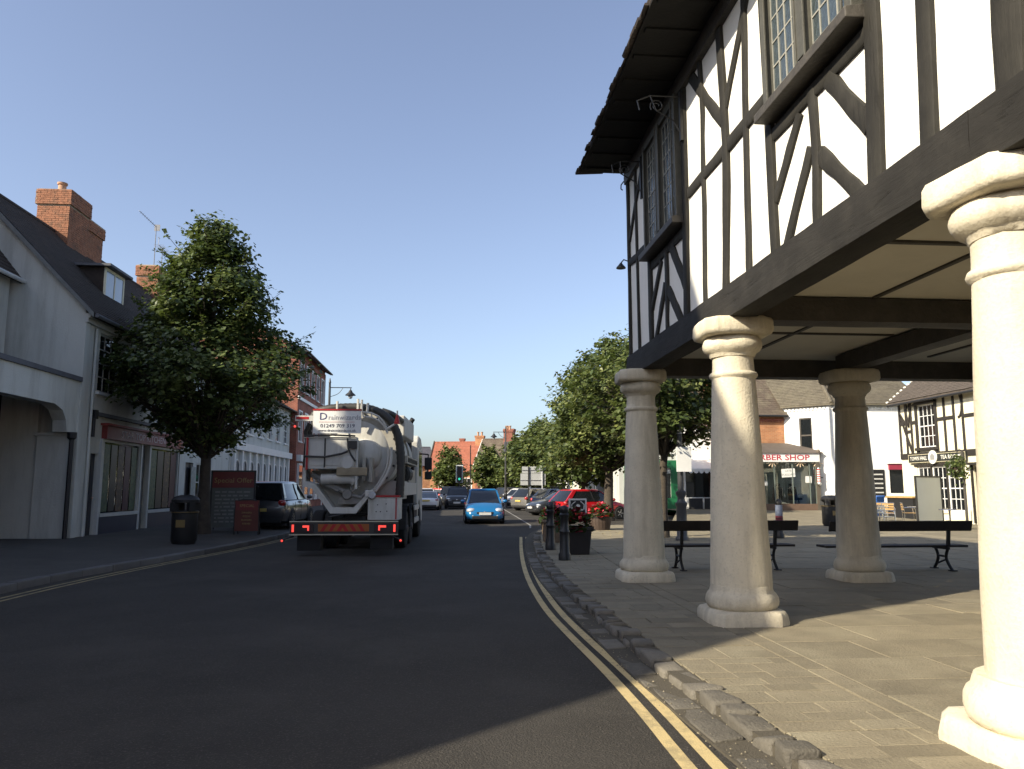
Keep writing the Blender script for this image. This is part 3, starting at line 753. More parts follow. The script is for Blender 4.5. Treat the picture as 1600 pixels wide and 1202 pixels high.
# ---------------------------------------------------------------- houses: local frame, street front on y=0 facing -y, x along the front
def window(root, a, b, z0, z1, cols=2, rows=2, fm=None, y=.06, sill=True, curt=None, surround=None, pane_mat=None, bar=.03, head=None):
    """sash window set into an opening: frame with bars, one pane object for each light, sill"""
    fm = fm or white_paint; f = MB(); fr = .055
    f.box(a,a+fr,y-.02,y+.06,z0,z1); f.box(b-fr,b,y-.02,y+.06,z0,z1); f.box(a+fr,b-fr,y-.018,y+.06,z1-fr,z1); f.box(a+fr,b-fr,y-.018,y+.06,z0,z0+fr)
    zm = (z0+z1)/2
    pw = (b-a-2*fr)/cols; ph = (z1-z0-2*fr)/rows
    for i in range(1,cols): f.box(a+fr+i*pw-bar/2,a+fr+i*pw+bar/2,y,y+.04,z0+fr,z1-fr)
    for k in range(1,rows): 
        bb = bar*1.5 if rows%2==0 and k==rows//2 else bar
        f.box(a+fr,b-fr,y-.004,y+.042,z0+fr+k*ph-bb/2,z0+fr+k*ph+bb/2)
    if surround: 
        s = .11; f.box(a-s,a-.001,-.03,.0,z0,z1+s); f.box(b+.001,b+s,-.03,.0,z0,z1+s); f.box(a-.001,b+.001,-.03,.0,z1+.001,z1+s)
    if head:
        f.box(a-.2,b+.2,-.09,.0,z1+.13,z1+.2); f.prism([(a-.2,z1+.2),(b+.2,z1+.2),((a+b)/2,z1+.48)], lambda p,q,d: (p,d,q), -.085, .0)
    w = f.build('window', fm, root, world=False)
    for i in range(cols):
        for k in range(rows):
            inst(PANE, 'pane', w, (a+fr+(i+.5)*pw, y+.02, z0+fr+(k+.5)*ph), (random.uniform(-.01,.01),0,random.uniform(-.01,.01)), (pw,1,ph)).active_material
    if curt: MB().quad((a,y+.10,z0),(b,y+.10,z0),(b,y+.10,z1),(a,y+.10,z1)).build('curtain', curt, w)
    if sill: MB().box(a-.08,b+.08,-.09,.07,z0-.08,z0-.001).build('sill', surround or white_paint, w)
    return w
PANE = MB().box(-.5,.5,-.003,.003,-.5,.5).mesh('pane', dark_glass)
def house(name, label, loc, rz, W, D, eave, ridge, wm, rm, ops=(), tw=.2, tl=.14, oh=.25, z0=0.0, group=None, ridge_d=None, verge=.12, gutter=True, cat='house', front=True, side_gable=True, party=None):
    """ridge parallel to the street front; ops: dicts with a,b,z0,z1 and kind"""
    t = thing(name, label, cat, loc, rz, group)
    rd = ridge_d or D/2; g = MB()
    rects = [(o['a'],o['b'],o['z0'],o['z1']) for o in ops]
    wall_open(g, W, z0, eave, rects, .16)
    wl = g.build('wall', wm, t)
    g = MB()
    for x, flip in ((0,False),(W,True)):
        P = [(x,0,z0),(x,0,eave),(x,rd,ridge),(x,D,eave),(x,D,z0)]
        g.quad(*(P if not flip else P[::-1]))
    g.quad((0,D,z0),(0,D,eave),(W,D,eave),(W,D,z0))
    # dark room behind the openings
    g.build('side_wall', wm, t)
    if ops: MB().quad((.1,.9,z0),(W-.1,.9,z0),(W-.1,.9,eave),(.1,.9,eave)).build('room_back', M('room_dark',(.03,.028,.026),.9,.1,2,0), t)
    g = MB(); th_ = .1
    sl = (ridge-eave)/rd; e0 = eave-oh*sl
    g.prism([(-oh,e0),(-oh,e0+th_),(rd,ridge+th_),(D+oh,eave-oh*(ridge-eave)/(D-rd)+th_),(D+oh,eave-oh*(ridge-eave)/(D-rd)),(rd,ridge-.01)], lambda p,q,d:(d,p,q), -verge, W+verge)
    r = g.build('roof', rm, t)
    Ls = math.hypot(rd+oh, ridge-e0); tm = MB()
    tiles(tm, (-verge,-oh-.03,e0+th_+.005),(1,0,0),(0,rd+oh,ridge-e0), W+2*verge, Ls, tw, tl, .016)
    Lb = math.hypot(D-rd+oh, ridge-eave)
    tiles(tm, (W+verge,D+oh+.02,eave-oh*(ridge-eave)/(D-rd)+th_+.005),(-1,0,0),(0,-(D-rd+oh),(ridge-eave)*(D-rd+oh)/(D-rd)), W+2*verge, Lb, max(tw,.3), max(tl,.25), .016)
    x = -verge
    while x < W+verge-.05:
        l = min(.45, W+verge-x); tm.tube([(x+.005,rd,ridge+th_+.0),(x+l-.008,rd,ridge+th_+.0)], .10, 7); x += l
    tag(tm.build('roof_tiles', rm, r), kind='stuff')
    if gutter:
        gm = MB(); gm.tube([(-verge,-oh-.08,e0+.06),(W+verge,-oh-.08,e0+.06)], .06, 7); gm.build('gutter', gutter if not isinstance(gutter,bool) else black_plastic, t)
    for o in ops:
        k = o.get('kind','sash')
        if k == 'sash': window(t, o['a'],o['b'],o['z0'],o['z1'], o.get('c',2), o.get('r',4), o.get('fm'), sill=o.get('sill',True), curt=o.get('curt'), surround=o.get('sur'), head=o.get('head'))
        elif k == 'door':
            d = MB().box(o['a'],o['b'],.10,.15,o['z0'],o['z1']).build('door', o.get('fm',M('door_dark',(.02,.022,.03),.4,.1,3,.05)), t)
            g = MB(); w_ = (o['b']-o['a']); 
            for (u0,u1,v0,v1) in ((.12,.46,.08,.42),(.54,.88,.08,.42),(.12,.46,.5,.93),(.54,.88,.5,.93)):
                g.box(o['a']+w_*u0,o['a']+w_*u1,.085,.10,o['z0']+(o['z1']-o['z0'])*v0,o['z0']+(o['z1']-o['z0'])*v1)
            g.build('door_panel', o.get('fm',MATS['door_dark']), d); MB().ellipsoid((o['a']+w_*.9,.07,o['z0']+1.05),(.03,.03,.03),8,5).build('door_handle', chrome, d)
    return t
def chimney(root, x0,x1,y0,y1,z0,z1, seed, pots=(), cap=.35, bm=None, detail=True, name='chimney'):
    """brick stack: mortar core, single bricks proud of it, oversailing courses, clay pots"""
    rnd = random.Random(seed); m = MB().box(x0,x1,y0,y1,z0,z1)
    m.box(x0-.05,x1+.05,y0-.05,y1+.05,z1-cap,z1-.03)
    if not detail: m.box(x0-.08,x1+.08,y0-.08,y1+.08,z1-.16,z1+.0)
    c = m.build(name, mortar_old if detail else (bm or red_brick), root)
    if detail:
        b = MB(); brick_box(b,x0,x1,y0,y1,z0,z1-cap,rnd); brick_box(b,x0-.05,x1+.05,y0-.05,y1+.05,z1-cap,z1,rnd,proud=.016)
        tag(b.build('brickwork', bm or brick_piece, c), kind='stuff')
    for (px,py,h) in pots:
        MB().lathe([(.13,z1-.05),(.125,z1+h*.6),(.12,z1+h*.75),(.16,z1+h*.8),(.165,z1+h),(.12,z1+h),(.10,z1+h-.1)],14,(px,py,0)).build('chimney_pot', clay, c, smooth=50)
    return c

LZ = .16   # level of the pavement along the left houses
RL = R(90)
# --- white corner house with shop (X=-10, from Y=21.6)
H1 = (-10, 21.6, LZ)
ops = [dict(a=.9,b=1.4,z0=.0,z1=2.3,kind='door'), dict(a=1.6,b=4.3,z0=.58,z1=2.72,kind='none'), dict(a=4.45,b=5.05,z0=.0,z1=2.72,kind='none'), dict(a=5.15,b=7.9,z0=.58,z1=2.72,kind='none'),
       dict(a=1.0,b=2.35,z0=4.05,z1=5.75,c=3,r=4,fm=offwhite_paint), dict(a=5.2,b=6.5,z0=4.05,z1=5.75,c=3,r=4,fm=offwhite_paint), dict(a=9.3,b=10.5,z0=4.05,z1=5.75,c=3,r=4,fm=offwhite_paint),
       dict(a=8.8,b=9.7,z0=0,z1=2.3,kind='door'), dict(a=10.1,b=11.8,z0=.8,z1=2.3,c=3,r=2,fm=offwhite_paint)]
h1 = house('shop_house', 'white rendered shop house with dark tiled roof, small dormer and brick chimneys', H1, RL, 14.6, 7.0, 6.25, 9.85, white_render, roof_dark, ops, .2, .14, oh=.28, ridge_d=3.45, gutter=lead, cat='shop')
# eaves cornice
cm_ = MB(); cm_.box(-.03,14.6,-.16,-.001,5.98,6.1); cm_.box(-.03,14.6,-.10,-.002,5.85,5.978); cm_.build('eaves_cornice', offwhite_paint, h1)
# barge board along the gable
MB().prism([(-.28,5.96),(-.28,6.10),(3.45,9.97),(3.45,9.80)], lambda p,q,d:(d,p,q), -.16,-.125).build('barge_board', M('barge_grey',(.16,.17,.17),.7,.2,4,.2), h1)
# corner quoin strip, rain pipe
MB().box(-.02,.22,-.05,-.001,0,5.84).build('corner_strip', white_render, h1)
m = MB(); m.tube([(.62,-.06,5.8),(.62,-.06,3.2),(.62,-.06,.0)],.035,8); m.build('rain_pipe', white_render, h1)
m = MB(); m.tube([(.78,-.08,3.3),(.78,-.08,2.75)],.05,8); m.box(.70,.86,-.16,-.02,3.25,3.5); m.build('rain_head', black_plastic, h1)
# shop front
shop_glass = glassmat('shop_glass')
red_sign = M('sign_red',(.17,.022,.02),.5,.12,3,.05)
navy = M('navy_paint',(.018,.022,.045),.45,.15,3,.1)
fas = MB().box(1.5,8.05,-.16,-.001,2.74,3.12).build('fascia', red_sign, h1)
MB().box(1.40,8.15,-.22,-.001,3.121,3.19).build('fascia_cornice', M('red_dull',(.22,.03,.025),.6,.15,3,.1), h1)
MB().box(.7,8.3,-.12,-.001,3.36,3.46).build('string_course', lead, h1)
text('lettering','STAR TOP KITCHEN',.30,(4.3,-.163,2.92),UP_Y,M('sign_pale',(.55,.45,.47),.6,.05,3,0),fas,.003,sx=1.35)
MB().lathe([(.16,0),(.14,.02),(.0,.03)],18,(7.55,-.163,2.93),'y').build('roundel', M('sign_orange',(.45,.12,.05),.6,.1,3,0), fas)
disp = [M('poster_green',(.035,.06,.025),.5,.8,10,0,stain=(.18,.17,.06),stain_amt=.8,stain_scale=9,rand=.3), M('poster_brown',(.016,.013,.011),.4,.6,9,0), M('poster_food',(.07,.035,.015),.5,.8,10,0,stain=(.26,.16,.045),stain_amt=.8,stain_scale=8,rand=.3), M('poster_red',(.06,.010,.014),.5,.5,8,0)]
for (a,b,n) in ((1.6,4.3,5),(5.15,7.9,4)):
    f = MB(); f.box(a,a+.07,-.04,.06,.58,2.72); f.box(b-.07,b,-.04,.06,.58,2.72); f.box(a+.07,b-.07,-.038,.06,2.66,2.72); f.box(a-.04,b+.04,-.09,.06,.50,.60)
    sw = f.build('shop_window', offwhite_paint, h1)
    inst(MB().box(a+.07,b-.07,.01,.016,.60,2.66).mesh('pane',shop_glass),'pane',sw)
    st_ = MB().box(a-.06,b+.06,-.05,-.002,0.0,.5).build('stall_riser', navy, sw)
    wd = (b-a-.2)/n
    for k in range(n):
        MB().box(a+.1+k*wd+.05,a+.1+(k+1)*wd-.04,.001,.005,.64,2.6).build('window_poster', disp[(k+(0 if a<3 else 0))%4], sw)
MB().box(4.45,5.05,.10,.15,0,2.72).build('door', M('shop_door',(.16,.17,.17),.5,.1,3,.05), h1)
for x in (1.46,4.36,5.08,7.97): MB().box(x-.05,x+.06,-.075,-.001,0,2.74).build('pilaster', offwhite_paint, h1)
# dormer
m = MB(); m.box(3.3,4.75,1.05,2.9,7.25,8.35); dm = m.build('dormer', roof_dark, h1)
MB().prism([(3.15,8.36),(3.15,8.44),(4.9,8.44),(4.9,8.36)], lambda p,q,d:(p,d,q), .80, 3.1).build('dormer_roof', lead, dm)
m = MB(); m.box(3.3,3.38,1.0,1.049,7.25,8.36); m.box(4.67,4.75,1.0,1.049,7.25,8.36); m.box(3.38,4.67,1.0,1.049,8.26,8.355); m.box(3.38,4.67,.98,1.049,7.20,7.30); m.box(4.0,4.06,1.005,1.048,7.3,8.26); m.build('dormer_window', cream_paint, dm)
for (p,q) in ((3.38,4.0),(4.06,4.67)): MB().box(p,q,1.02,1.03,7.3,8.26).build('pane', M('sky_glass',(.35,.4,.5),.08,.05,2,0,spec=1), dm)
# chimneys (local x=world Y-21.6, local y = -(X+10))
chimney(h1, 4.7,6.1,2.95,4.0,8.9,11.45,1,[(5.0,3.4,.32)],.55)
chimney(h1, 6.14,7.5,3.05,3.8,8.9,11.0,2,[(6.8,3.4,.32)],.45)
c2 = chimney(h1, 12.9,14.4,3.0,3.9,8.9,11.2,3,[],.5)
# aerials on the second chimney
def aerial(x,y,z,h,label,boom,grid):
    t = thing('tv_aerial', label, 'aerial', (0,0,0), 0, world=True); m = MB(); m.tube([(x,y,z),(x,y,z+h)],.018,6); m.build('mast', M('mast_grey',(.16,.16,.17),.5,.1,3,0), t)
    m = MB()
    if grid:
        m.tube([(x,y-.5,z+h-.02),(x,y+.6,z+h-.1)],.014,5)
        for k in range(7): 
            yy = y-.45+k*.16; zz = z+h-.02-.08*(k/6); m.tube([(x-.22,yy,zz),(x+.22,yy,zz)],.008,5)
        m.tube([(x,y-.5,z+h),(x,y-.5,z+h+.35)],.01,5); m.tube([(x,y-.62,z+h+.3),(x,y-.38,z+h+.3)],.01,5)
    else:
        m.tube([(x,y,z+h),(x-.35,y-1.1,z+h+.35)],.014,5)
        for k in range(9):
            f=k/9; m.tube([(x-.35*f-.05,y-1.1*f+.02,z+h+.35*f-.05),(x-.35*f+.05,y-1.1*f-.02,z+h+.35*f+.05)],.006,4)
        m.quad((x-.12,y+.1,z+h-.15),(x+.12,y+.1,z+h-.15),(x+.12,y+.12,z+h+.15),(x-.12,y+.12,z+h+.15)); m.quad((x-.12,y+.115,z+h-.15),(x-.12,y+.135,z+h+.15),(x+.12,y+.135,z+h+.15),(x+.12,y+.115,z+h-.15))
    m.build('elements', M('aerial_grey',(.22,.22,.23),.4,.05,3,0), t); return t
aerial(-13.3,34.75,11.3,1.9,'tall aerial with long single boom on brick chimney stub','x',False)
aerial(-13.4,35.9,11.3,1.3,'short grid aerial beside the long boom one on the chimney stub','x',True)
# --- covered carriage entry nearer than the white house
t = thing('carriage_entry', 'white covered carriage entry with curved bracket against the white shop house', 'archway', (-10,16,LZ), world=True)
m = MB()
def PX(p,q,d): return (d,p,q)
m.prism([(16.2,3.62),(16.2,4.35),(21.58,4.35),(21.58,2.95),(21.05,2.95),(20.98,3.25),(20.75,3.5),(20.35,3.62)], PX, -10.35,-10.0)
m.build('arch_beam', white_render, t)
m = MB(); m.prism([(16.2,4.351),(16.2,4.47),(21.58,4.47),(21.58,4.351)], PX, -10.55,-9.93); m.build('lead_cap', lead, t)
m = MB().hexa([(-13.2,16.2,4.40),(-10.2,16.2,4.40),(-10.2,21.57,4.40),(-13.2,21.57,4.40),(-13.2,16.2,4.85),(-10.2,16.2,4.5),(-10.2,21.57,4.5),(-13.2,21.57,4.85)]); m.build('entry_roof', lead, t)
MB().box(-10.9,-10.03,21.35,21.58,LZ,2.93).build('pier', white_render, t, bevel=.02)
MB().box(-11.9,-10.92,21.42,21.58,LZ,4.38).build('passage_wall', white_render, t)
MB().box(-13.2,-11.91,21.44,21.56,LZ,4.38).build('shade_panel', M('passage_shade',(.012,.012,.012),.8,.2,3,.2), t)  # near-black panel across the open passage, stands in for its shade
MB().box(-10.96,-10.0,21.30,21.60,2.86,2.945).build('impost', white_render, t, bevel=.02)
MB().tube([(-9.95,21.25,2.85),(-9.95,21.25,LZ)],.06,8).build('rain_pipe', black_plastic, t)
MB().lathe([(.06,2.75),(.11,2.8),(.12,2.95),(.0,2.96)],10,(-9.95,21.25,0)).build('rain_head', black_plastic, t)
MB().box(-10.4,-10.0,16.15,16.5,LZ,3.62).build('pier', white_render, t, bevel=.02)
MB().box(-13.4,-13.2,16.2,21.5,LZ,4.3).build('entry_back', M('entry_shade',(.02,.02,.02),.9,.2,2,.2), t)  # coloured near black to carry the shade deep in the entry
# --- rear wing above the entry
wops = []
house('rear_wing', 'low white rear wing with dark roof above the carriage entry', (-12.0,17.0,LZ), RL, 4.5, 5.0, 7.2, 10.3, white_render, roof_dark, wops, .25,.18, z0=4.3, gutter=M('gutter_pale',(.5,.52,.52),.6,.1,3,0))
# --- tall houses nearer, beside and behind the camera: they throw the shade on the road
def sashrow(xs, z0, z1, w=1.0, **k): return [dict(a=x,b=x+w,z0=z0,z1=z1,c=2,r=4,**k) for x in xs]
house('terrace_house', 'tall white terrace house with tiled roof next to the carriage entry', (-10,9.1,LZ), RL, 6.8, 8, 7.3, 9.8, white_render, roof_dark, sashrow((.6,2.2,3.7),1,2.8)+sashrow((.6,2.2,3.7),4.2,5.8), .3,.22)
gh = thing('tall_brick_building', 'unseen tall four storey red brick building with steep side roof, shaped to shade the road', 'building', (-10,2.3,LZ), RL)
g = MB(); ops_g = [(a_,a_+1.1,z_,z_+1.9) for a_ in (.8,2.8,4.8) for z_ in (1.0,4.8,8.6,12.2)]
wall_open(g, 6.7, 0, 16.4, ops_g, .16)
for x,fl in ((0,0),(6.7,1)):
    P=[(x,0,0),(x,0,16.4),(x,9,16.4),(x,9,0)]; g.quad(*(P if not fl else P[::-1]))
g.quad((0,9,0),(0,9,16.4),(6.7,9,16.4),(6.7,9,0)); g.build('wall', red_brick, gh)
for o in ops_g: window(gh, *o, 2, 4)
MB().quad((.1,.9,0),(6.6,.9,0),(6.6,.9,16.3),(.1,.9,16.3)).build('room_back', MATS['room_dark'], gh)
MB().box(-.1,6.8,-.15,9.1,16.41,16.7).build('parapet', white_render, gh)
g = MB(); g.prism([(-3.45,0),(-3.45,5.5),(-.001,12.8),(-.001,0)], lambda p,q,d:(p,d,q), .02, 8.9); g.build('side_wing', red_brick, gh)  # out of view; slope shaped so its shadow edge crosses road and columns
g = MB(); g.prism([(-3.5,5.42),(-3.5,5.5),(-.001,12.95),(-.001,12.82)], lambda p,q,d:(p,d,q), -.1, 9.0); g.build('wing_roof', roof_slate, gh)
g = MB(); g.prism([(-1.66,8.5),(-1.66,11.0),(-.002,13.45),(-.002,8.5)], lambda p,q,d:(p,d,q), .0, 8.95); g.build('shadow_block', red_brick, gh)  # block added to steepen the shadow edge on the column
# --- farther along the left side
lops = []
for k in range(3):
    lops += [dict(a=.7+k*4.3,b=1.7+k*4.3,z0=4.0,z1=5.6,c=2,r=4,fm=white_paint), dict(a=2.9+k*4.3,b=3.9+k*4.3,z0=4.0,z1=5.6,c=2,r=4,fm=white_paint)]
h2 = house('arcaded_shop', 'pale shop row with white arched windows and pilasters beyond the street tree', (-10,36.3,LZ), RL, 13.2, 8, 6.2, 8.6, white_render, roof_dark, lops, .3,.22, cat='shop')
for k in range(10):
    x = .4+k*1.35
    MB().box(x-.13,x+.13,-.16,-.001,0,3.1).build('pilaster', white_paint, h2)
    if k < 9:
        m = MB(); m.prism([(x+.2,.7),(x+1.15,.7),(x+1.15,2.2)]+[(x+.675+.475*math.cos(t*math.pi/8),2.2+.45*math.sin(t*math.pi/8)) for t in range(1,8)]+[(x+.2,2.2)], lambda p,q,d:(p,d,q), -.035,-.004)
        ob = m.build('arched_window', dark_glass, h2)
        MB().tube([(x+.2,-.05,.7),(x+.2,-.05,2.2)]+[(x+.675-.475*math.cos(t*math.pi/8),-.05,2.2+.45*math.sin(t*math.pi/8)) for t in range(1,8)]+[(x+1.15,-.05,2.2),(x+1.15,-.05,.7)], .045, 6).build('window_arch', white_paint, ob)
        MB().box(x+.655,x+.695,-.06,-.034,.7,2.6).build('glazing_bar', white_paint, ob)
MB().box(.2,13.0,-.25,-.002,3.1,3.45).build('shop_cornice', white_paint, h2)
bops = []
for k in range(5):
    x = .6+k*2.05
    for z0,z1 in ((4.3,6.2),(7.6,9.4)): bops.append(dict(a=x,b=x+1.0,z0=z0,z1=z1,c=1,r=2,sur=white_paint))
h3 = house('brick_townhouse', 'three storey red brick townhouse with white window surrounds past the tank lorry', (-9.6,49.6,LZ), RL, 10.4, 8, 10.2, 12.2, red_brick, roof_slate, bops, .35,.25, oh=.45, cat='house')
MB().box(-.05,10.45,-.08,-.001,6.95,7.15).build('string_course', white_paint, h3)
MB().box(10.25,10.42,-.06,-.001,0,10.0).build('corner_pilaster', white_paint, h3)
for k in range(5):
    x = .5+k*2.05; m = MB(); m.box(x,x+1.2,-.12,-.001,.5,2.9); b_ = m.build('bay', white_paint, h3); MB().box(x+.1,x+1.1,-.135,-.119,.9,2.75).build('pane', dark_glass, b_)
MB().box(.2,10.2,-.3,-.002,3.0,3.4).build('shop_cornice', white_paint, h3)
yb = brickmat('yellow_brick',(.42,.32,.16),(.34,.25,.12),(.35,.3,.22))
h4 = house('end_cottage', 'low brick house with a yellow brick chimney beyond the red townhouse', (-9.8,60.3,LZ), RL, 15.3, 8, 6.0, 8.4, red_brick, roof_slate, sashrow((1,4,7,10),3.8,5.4), .35,.25)
cc = chimney(h4, .6,1.9,.3,1.3,5.5,9.9,5,[],.5,bm=yb,detail=False)
m = MB(); m.lathe([(.15,9.9),(.15,10.1),(.2,10.15),(.15,10.2),(.15,10.45),(.2,10.5),(.15,10.55),(.15,10.8),(.2,10.85),(.14,10.9)],10,(1.3,.8,0)); m.build('chimney_pot', M('red_pot',(.4,.08,.06),.8,.1,3,0), cc)
house('distant_terrace', 'far terrace house where the street bends away on the left', (-10.5,76,LZ), RL, 18, 8, 6.2, 8.8, orange_brick, roof_slate, sashrow((1,4,7,10,13),3.8,5.4), .4,.3)

# the street behind the camera, so that the sky is as shut in as it is there
house('low_shop', 'low white shop with tiled roof beside the tall gabled building', (-10.5,-16,LZ), RL, 11.6, 7, 3.4, 5.0, white_render, roof_dark, sashrow((1,4,7),.9,2.4), .4,.3)
house('corner_terrace', 'long brick terrace along the street before the low shop', (-10.5,-46,LZ), RL, 29, 8, 6.4, 9.2, red_brick, roof_slate, sashrow((2,6,10,14,18,22,26),3.8,5.4), .5,.4)
house('market_terrace', 'long brick terrace facing the street behind the town hall', (12.5,-8,0), R(-90), 36, 9, 7.0, 10.0, red_brick, roof_slate, sashrow((2,6,10,14,18,22,26,30),3.8,5.4), .5,.4)
house('closing_house', 'broad brick house closing the street end', (9,-60,0), R(180), 24, 9, 8.0, 11.5, red_brick, roof_slate, sashrow((2,6,10,14,18),4.2,6.0), .5,.4)
# ---------------------------------------------------------------- market place buildings on the right
MZ = .30
shop_int = M('shop_interior',(.30,.33,.30),.9,.1,1,0)
# brick part behind the barber shop
green_paint = M('green_frame',(.02,.10,.045),.45,.1,3,.05)
hb = house('brick_house', 'orange brick upper storey with green window above the barber shop', (15.3,41.6,MZ), 0, 3.45, 7, 5.35, 8.9, orange_brick, roof_brown, [dict(a=.95,b=1.75,z0=3.35,z1=4.85,c=2,r=4,fm=green_paint,curt=curtain)], .26,.17, gutter=black_plastic)
m = MB()
for k in range(19): m.box(.05+k*.175,.14+k*.175,-.06,-.001,4.82,4.92)
m.box(0,3.45,-.08,-.001,4.921,5.02); m.build('dentil_course', red_brick, hb)
MB().prism([(.85,4.86),(1.85,4.86),(1.9,5.08),(.8,5.08)], lambda p,q,d:(p,d,q), -.012,-.001).build('brick_lintel', M('brick_orange_flat',(.5,.17,.07),.9,.2,8,.2,40), hb)
# white corner house with a canted front
wc = thing('white_corner_house', 'white painted corner house with canted front and mossy tiled roof', 'house', (20.4,39.8,MZ))
WALLW = M('bright_white_render',(.80,.80,.78),.8,.04,1.5,.15,30)
OFF[wc.name] = (20.4,39.8,MZ)
pa, pb, pc, pd = (18.75,41.6),(20.5,39.7),(25.6,39.5),(25.6,47)
EV = 6.0
def vwall(mb, a, b, z0, z1, ops, depth=.14):
    """vertical wall from a to b (plan points, outside on the right-hand side seen from a to b reversed), openings (s0,s1,z0,z1)"""
    a, b = Vector(a), Vector(b); L_ = (b-a).length; d = (b-a)/L_; n = Vector((-d.y,d.x))  # inwards
    t = MB(); wall_open(t, L_, z0, z1, ops, depth)
    base = len(mb.v)
    for (x,y,z) in t.v: q = a+d*x+n*y; mb.v.append((q.x,q.y,z))
    for f in t.f: mb.f.append(tuple(base+i for i in f)); mb.mi.append(mb.cm)
    return d, n, L_
m = MB()
vwall(m, pa, pb, MZ, EV, [(.85,1.55,3.4,5.3)]); vwall(m, pb, pc, MZ, EV, [(.55,1.35,MZ+.1,2.75),(3.05,4.0,MZ+.9,2.75)])
m.quad((pa[0],pa[1],MZ),(pa[0],pa[1],EV),(pa[0],47,EV),(pa[0],47,MZ)); m.quad((pc[0],pc[1],MZ),(pd[0],pd[1],MZ),(pd[0],pd[1],EV),(pc[0],pc[1],EV))
m.build('wall', WALLW, wc)
# roof with hipped corner
apx = [(18.75,47,8.9),(21.8,44.8,9.2),(25.8,44.8,9.2)]
m = MB(); ov=.22
e0, e1, e2 = (18.55,41.55,EV), (20.45,39.42,EV-.02), (25.8,39.2,EV-.02)
r0, r1, r2 = (18.6,45.6,9.5), (21.9,45.0,9.7), (25.8,45.0,9.7)
m.quad(e0,e1,r1,r0); m.quad(e1,e2,r2,r1); m.quad((e0[0],e0[1],EV-.1),(e1[0],e1[1],EV-.1),e1,e0); m.quad((e1[0],e1[1],EV-.1),(e2[0],e2[1],EV-.1),e2,e1)
m.quad((18.55,41.55,EV-.1),(18.75,41.6,EV-.1),(20.5,39.7,EV-.1),(20.45,39.42,EV-.1)); m.quad((20.45,39.42,EV-.1),(20.5,39.7,EV-.1),(25.6,39.5,EV-.1),(25.8,39.2,EV-.1))
rf = m.build('roof', roof_stone, wc)
tm = MB()
def tiles_quad(mb, a, b, c, d, tw, tl, seed=1, th=.02):
    """tiles on a quad a,b (eave) c,d (top, c above b)"""
    rnd = random.Random(seed); a,b,c,d = map(Vector,(a,b,c,d)); n = (b-a).cross(d-a).normalized()
    if n.z < 0: n = -n
    L_ = ((d-a).length+(c-b).length)/2; rows = int(L_/tl)
    for r in range(rows):
        t0, t1 = r/rows, min(1,(r+1.2)/rows); W0 = (b.lerp(c,t0)-a.lerp(d,t0)).length; k = max(1,int(W0/tw)); o = .5 if r%2 else 0
        for i in range(-1,k+1):
            s0, s1 = max(0,(i+o)/k), min(1,(i+o+.97)/k)
            if s1-s0 < .15/k: continue
            l = n*th*(1+.5*rnd.random())
            P = [a.lerp(d,t0).lerp(b.lerp(c,t0),s0)+l, a.lerp(d,t0).lerp(b.lerp(c,t0),s1)+l, a.lerp(d,t1).lerp(b.lerp(c,t1),s1)+n*.004, a.lerp(d,t1).lerp(b.lerp(c,t1),s0)+n*.004]
            mb.quad(*P); mb.quad(P[0]-l,P[1]-l,P[1],P[0])
tiles_quad(tm,e0,e1,r1,r0,.26,.17,1); tiles_quad(tm,e1,e2,r2,r1,.26,.17,2)
for P in ((e1,r1),(r0,r1),(r1,r2)): tm.tube([Vector(P[0])+Vector((0,0,.03)),Vector(P[1])+Vector((0,0,.03))],.10,7)
tag(tm.build('roof_tiles', roof_stone, rf), kind='stuff')
d = (Vector(pb)-Vector(pa)).normalized(); nn = Vector((-d.y,d.x))
def PW(s, y, z): q = Vector(pa)+d*s+nn*y; return (q.x,q.y,z)
def pbox(mb, s0,s1,y0,y1,z0,z1): return mb.hexa([PW(s0,y0,z0),PW(s1,y0,z0),PW(s1,y1,z0),PW(s0,y1,z0),PW(s0,y0,z1),PW(s1,y0,z1),PW(s1,y1,z1),PW(s0,y1,z1)])
brownfr = M('brown_frame',(.05,.04,.03),.5,.15,3,.1)
m = MB(); 
for q in ((.85,.92,.05,.12,3.4,5.3),(1.48,1.55,.05,.12,3.4,5.3),(.92,1.48,.052,.12,3.4,3.47),(.92,1.48,.052,.12,5.23,5.3),(.92,1.48,.04,.12,4.3,4.38)): pbox(m,*q)
wn = m.build('window', brownfr, wc); pbox(MB(), .92,1.48,.08,.086,3.47,4.3).build('pane', dark_glass, wn); pbox(MB(), .92,1.48,.08,.086,4.38,5.23).build('pane', dark_glass, wn)
pbox(MB(), .93,1.47,.11,.115,3.6,4.1).build('blind', M('blind_cream',(.45,.38,.26),.9,.1,3,0), wn)
# second front: red-blinded windows and dark boards (world coords)
d2 = (Vector(pc)-Vector(pb)).normalized(); n2 = Vector((-d2.y,d2.x))
def PW2(s,y,z): q = Vector(pb)+d2*s+n2*y; return (q.x,q.y,z)
def pbox2(mb, s0,s1,y0,y1,z0,z1): return mb.hexa([PW2(s0,y0,z0),PW2(s1,y0,z0),PW2(s1,y1,z0),PW2(s0,y1,z0),PW2(s0,y0,z1),PW2(s1,y0,z1),PW2(s1,y1,z1),PW2(s0,y1,z1)])
maroon = M('maroon_awning',(.28,.03,.06),.6,.1,3,.05)
for (a,b) in ((.55,1.35),(3.05,4.0)):
    z0 = MZ+.1 if a < 1 else MZ+.9
    m = MB(); pbox2(m,a,b,.08,.10,z0,2.75); ww = m.build('shop_window', dark_glass, wc)
    pbox2(MB(), a-.05,b+.12,-.12,-.002,2.45,2.75).build('sun_blind', maroon, ww); pbox2(MB(), a-.15,b+.2,-.18,-.002,2.76,2.84).build('window_head', WALLW, ww)
